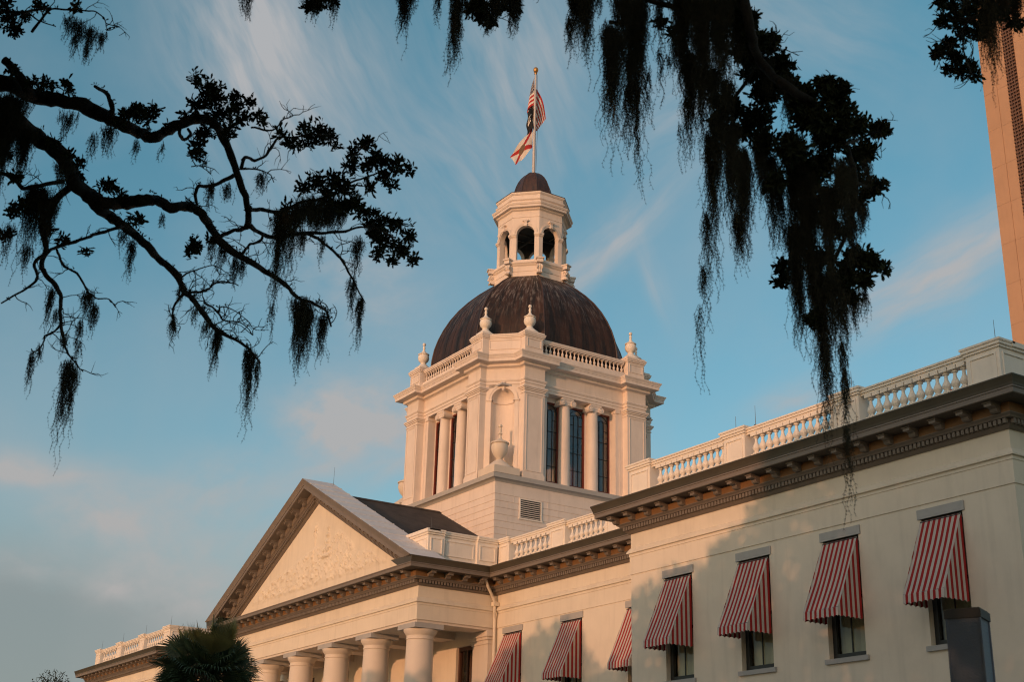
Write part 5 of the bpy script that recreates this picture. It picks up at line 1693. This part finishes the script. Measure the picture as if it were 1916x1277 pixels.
# right hand tree: a limb passes over the frame and comes down into it
add_limb(Bk, [(1350, -210), (1380, -60), (1400, 40), (1420, 110), (1470, 160), (1530, 200), (1580, 270), (1600, 340), (1590, 420), (1560, 490), (1545, 560)], 11.0, 12.2, 16, 4, [((2.6, -6.6, 5.5), .33), ((.2, -3.0, 9.2), .24), ((-3.4, 2.0, 10.8), .18)], 20)
for pts, a, b in [([(1400, 40), (1330, 20), (1250, 10), (1180, -10), (1120, -20)], 10, 5), ([(1420, 110), (1390, 160), (1360, 200), (1340, 225)], 8, 3), ([(1140, 40), (1165, 45), (1185, 40)], 6, 5), ([(1580, 270), (1620, 255), (1650, 243)], 5, 2), ([(1600, 340), (1625, 350), (1640, 352)], 5, 2), ([(1560, 490), (1600, 495), (1645, 495)], 5, 2), ([(1530, 200), (1555, 165), (1565, 150)], 5, 2),
                  ([(1430, 110), (1450, 90), (1460, 72)], 4, 2), ([(1900, -60), (1860, -10), (1830, 30), (1800, 35), (1770, 30), (1752, 28)], 8, 2), ([(1815, 35), (1790, 70), (1775, 95)], 4, 2), ([(1800, 60), (1805, 100), (1815, 130), (1825, 150)], 3, 1.5), ([(1120, -20), (1000, -30), (900, -25), (760, -30)], 6, 5), ([(900, -25), (905, 5), (925, 25)], 3, 1.5)]:
    p, r = add_limb(Bk, pts, 11.6, 11.9, a, b, None, 6, 6)
    twigs(Bk, p, r, 4, .25)
spraysB = [(1395, 70, 26, 16), (1410, 130, 30, 20), (1450, 145, 30, 20), (1500, 190, 26, 18), (1535, 230, 28, 20), (1400, 30, 20, 10), (1400, 100, 36, 22), (1440, 82, 24, 14), (1420, 70, 20, 10), (1390, 60, 20, 9), (1463, 120, 30, 18), (1480, 165, 32, 20), (1545, 158, 24, 14), (1565, 180, 28, 18), (1580, 165, 14, 8), (1570, 210, 36, 24), (1510, 215, 36, 26), (1510, 175, 18, 8), (1430, 170, 40, 28), (1420, 220, 38, 26), (1370, 205, 28, 16), (1345, 225, 22, 12), (1345, 190, 14, 6), (1555, 260, 38, 26), (1600, 235, 28, 18), (1640, 240, 20, 12), (1656, 243, 8, 4), (1620, 285, 28, 18), (1590, 325, 34, 22), (1630, 350, 20, 12), (1648, 345, 9, 5), (1530, 310, 40, 28), (1480, 280, 40, 28), (1600, 375, 28, 14), (1560, 370, 30, 18), (1520, 400, 32, 20), (1560, 430, 28, 14), (1500, 460, 28, 14), (1465, 500, 18, 9), (1462, 525, 12, 6), (1600, 480, 28, 16), (1630, 488, 20, 12), (1650, 500, 11, 6), (1580, 520, 32, 20), (1615, 525, 20, 10), (1540, 540, 30, 18), (1520, 600, 22, 10), (1590, 555, 20, 9), (1430, 265, 34, 20), (1450, 340, 26, 12), (1600, 290, 20, 10), (1510, 340, 34, 20), (1545, 480, 24, 12), (1395, 240, 24, 12),
           (1235, 40, 12, 5), (1260, 60, 10, 4), (1390, 30, 26, 14),
           (900, 25, 20, 10), (915, 38, 12, 6), (880, 15, 16, 7), (930, 10, 18, 8), (960, 15, 16, 7), (895, 5, 18, 7), (945, 2, 14, 5),
           (1780, 15, 18, 8), (1765, 40, 14, 6), (1758, 95, 18, 10), (1775, 80, 16, 8), (1790, 105, 16, 8), (1815, 125, 14, 7), (1798, 135, 12, 5), (1825, 140, 8, 4), (1790, 130, 9, 4), (1810, 20, 26, 14), (1830, 55, 22, 12), (1805, 60, 16, 7), (1790, 45, 12, 5), (1870, 20, 26, 12), (1900, 40, 16, 7), (1760, 0, 14, 6), (1840, 5, 26, 12), (1775, 130, 8, 3)]
for (u, v, R_, n) in spraysB:
    d = 11.9 + .6 * math.sin(u * .021 + v * .017)
    cluster(lf[Bk], tw[Bk], at(u, v, d), R_ * d / FPX * .85, int(n * (2.0 if 1320 < u < 1660 else 1.7)), .070, .025)
mossB = [(1075, -30, 26, 150, 2.4), (1097, -20, 34, 155, 3.0), (1085, -20, 40, 90, 1.8), (1065, 30, 10, 90, 1.6), (1120, -20, 20, 60, .8), (1140, 45, 36, 230, 2.8), (1150, 60, 44, 180, 3.0), (1147, 60, 16, 245, 1.6), (1185, -20, 50, 320, 3.2), (1195, 0, 40, 250, 2.6), (1180, 100, 26, 200, 1.6), (1190, 150, 10, 228, 1.4), (1175, 160, 12, 150, 1.0), (1213, 130, 8, 130, .8), (1232, -20, 18, 150, 1.3), (1234, 90, 10, 110, .8), (1165, -10, 60, 120, 2.0),
         (1275, -30, 50, 250, 3.6), (1310, -30, 70, 260, 4.0), (1345, -20, 60, 240, 3.8), (1375, -10, 50, 150, 3.0), (1290, 100, 36, 205, 2.4), (1310, 120, 20, 190, 1.8), (1330, 130, 40, 120, 2.2), (1260, 60, 20, 90, 1.0), (1283, 180, 8, 140, .8), (1250, 100, 10, 40, .6), (1360, 150, 40, 90, 2.0), (1400, 20, 30, 60, 1.6),
         (1340, 220, 30, 190, 2.4), (1325, 250, 14, 310, 2.0), (1332, 300, 12, 160, 1.4), (1365, 230, 40, 220, 2.8), (1385, 280, 32, 230, 3.0), (1380, 400, 24, 110, 2.0), (1400, 300, 16, 140, 1.2), (1420, 260, 34, 140, 2.2), (1440, 290, 34, 200, 2.0), (1455, 330, 26, 160, 1.6), (1480, 250, 50, 280, 3.2), (1505, 300, 46, 300, 3.2), (1485, 420, 36, 210, 2.6), (1490, 480, 20, 200, 1.8), (1520, 470, 40, 190, 2.8), (1535, 520, 30, 230, 2.8), (1555, 500, 36, 190, 2.6), (1575, 540, 24, 130, 2.0), (1595, 540, 20, 100, 1.4), (1545, 350, 50, 200, 2.6), (1570, 300, 40, 180, 2.0), (1610, 380, 30, 70, 1.6), (1590, 400, 30, 120, 1.6), (1620, 300, 20, 70, 1.0), (1615, 540, 16, 60, 1.0),
         (1533, 560, 12, 270, 2.0), (1575, 640, 8, 110, 1.4), (1579, 690, 7, 160, 1.6), (1583, 800, 4, 190, .9), (1543, 640, 10, 190, 1.2), (1320, 400, 10, 180, 1.3), (1314, 500, 6, 120, 1.0), (1308, 575, 3, 175, .5), (1405, 35, 24, 100, 2.2), (1432, 105, 34, 90, 2.0), (1472, 150, 34, 100, 1.8), (1522, 190, 34, 120, 1.8), (1590, 320, 24, 110, 1.4), (1270, 230, 4, 90, .4),
         (756, -30, 24, 105, 2.6), (764, -25, 12, 125, 1.6), (775, -25, 10, 60, 1.0), (820, -30, 14, 75, 1.8), (855, -20, 24, 175, 2.6), (850, 10, 12, 150, 1.4), (870, -20, 40, 50, 1.0), (962, -20, 24, 105, 2.4), (970, -10, 14, 60, 1.4), (930, -10, 50, 60, 1.0), (910, 40, 10, 30, .6),
         (1845, -30, 36, 190, 2.8), (1838, 20, 20, 140, 1.8), (1895, -20, 40, 95, 2.2), (1875, -20, 40, 60, 1.6), (1800, -20, 40, 50, 1.0)]
for (u, v, w, l, dn) in mossB:
    q = MB(); moss(q, u, v, 11.7 + .4 * math.sin(u * .027), w, l, dn * (1.9 if 1240 < u < 1640 else 1.5))
    q.build("spanish_moss", mossm, Bk)
for t_ in (A, Bk):
    lf[t_].build("foliage", leafm, t_); tw[t_].build("twig_growth", bark, t_)
# trunks and unseen crowns behind and above the view, shaped to shade wall, limbs, post
for t_, x, y, seed in ((A, -17.5, -2.5, 1), (Bk, 3.0, -7.0, 2)):
    q = MB()
    q.tube([(x + .1, y, -.1), (x, y, .5), (x + .05, y + .05, 1.6), (x - .1, y + .1, 3.0), (x, y, 4.6), (x + .1, y - .1, 6.0)], [1.0, .72, .60, .56, .50, .34], 14)
    for i in range(9):
        a = i * 2.4 + seed
        d = Vector((math.cos(a) * 1.5, math.sin(a) * .5 - .25, .9)).normalized()
        pts = [Vector((x, y, 4.6 + .2 * i / 3))]
        for j in range(7):
            d = (d + rvec() * .22 + Vector((0, 0, .02))).normalized(); nxt = pts[-1] + d * 1.7
            if in_frame(nxt, 150): break
            pts.append(nxt)
        if len(pts) > 2: q.tube(pts, [.26 * (1 - j / (len(pts) + 1)) + .02 for j in range(len(pts))], 7)
    q.build("trunk", bark, t_, True)
q = MB(); crown(q, 9500, (-46, -11, -11, -3, 6, 21), .5); crown(q, 2600, (-26, -8, 0, 14, 8, 17), .45); crown(q, 1500, (-30, -11, -14, -6, 3, 8), .5); q.build("crown", canopym, A)
q = MB(); crown(q, 9500, (-11, 3, -13, -5, 6, 25), .5); crown(q, 2600, (-12, 4, -3, 12, 9, 17), .45); crown(q, 1800, (-11, 4, -13, -6, 2.5, 8), .5); q.build("crown", canopym, Bk)

# ---------------- small tree beyond the far wing
ft = at(104, 1262, 150)
fe = empty("distant_tree", (ft.x, ft.y, 0), label="small sparse treetop beyond the far left wing", cat="tree")
q = MB(); q.tube([(0, 0, 0), (.2, .1, 4), (0, 0, ft.z - 2.5), (.1, 0, ft.z)], [.28, .22, .1, .03], 8)
for i in range(9):
    a = i * 2.4; q.tube([(0, 0, ft.z - 4 + i * .3), (math.cos(a) * 1.2, math.sin(a) * 1.2, ft.z - 2.3 + i * .25), (math.cos(a) * 1.8, math.sin(a) * 1.8, ft.z - 1.6 + i * .22)], [.07, .04, .015], 5)
q.build("trunk", bark, fe)
q = MB()
for i in range(420):
    v = rvec() * (2.6 * rnd.random() ** .5)
    p = Vector((v.x * 1.1, v.y, ft.z - 1.6 + v.z * .75))
    if noise.noise(p * .9) < -.1: continue
    for j in range(4): leaf(q, p + rvec() * .15, rvec(), rvec(), rnd.uniform(.16, .28), .10)
q.build("crown", leafm, fe)
for o in list(bpy.data.objects):
    if '_inplace' in o: del o['_inplace']
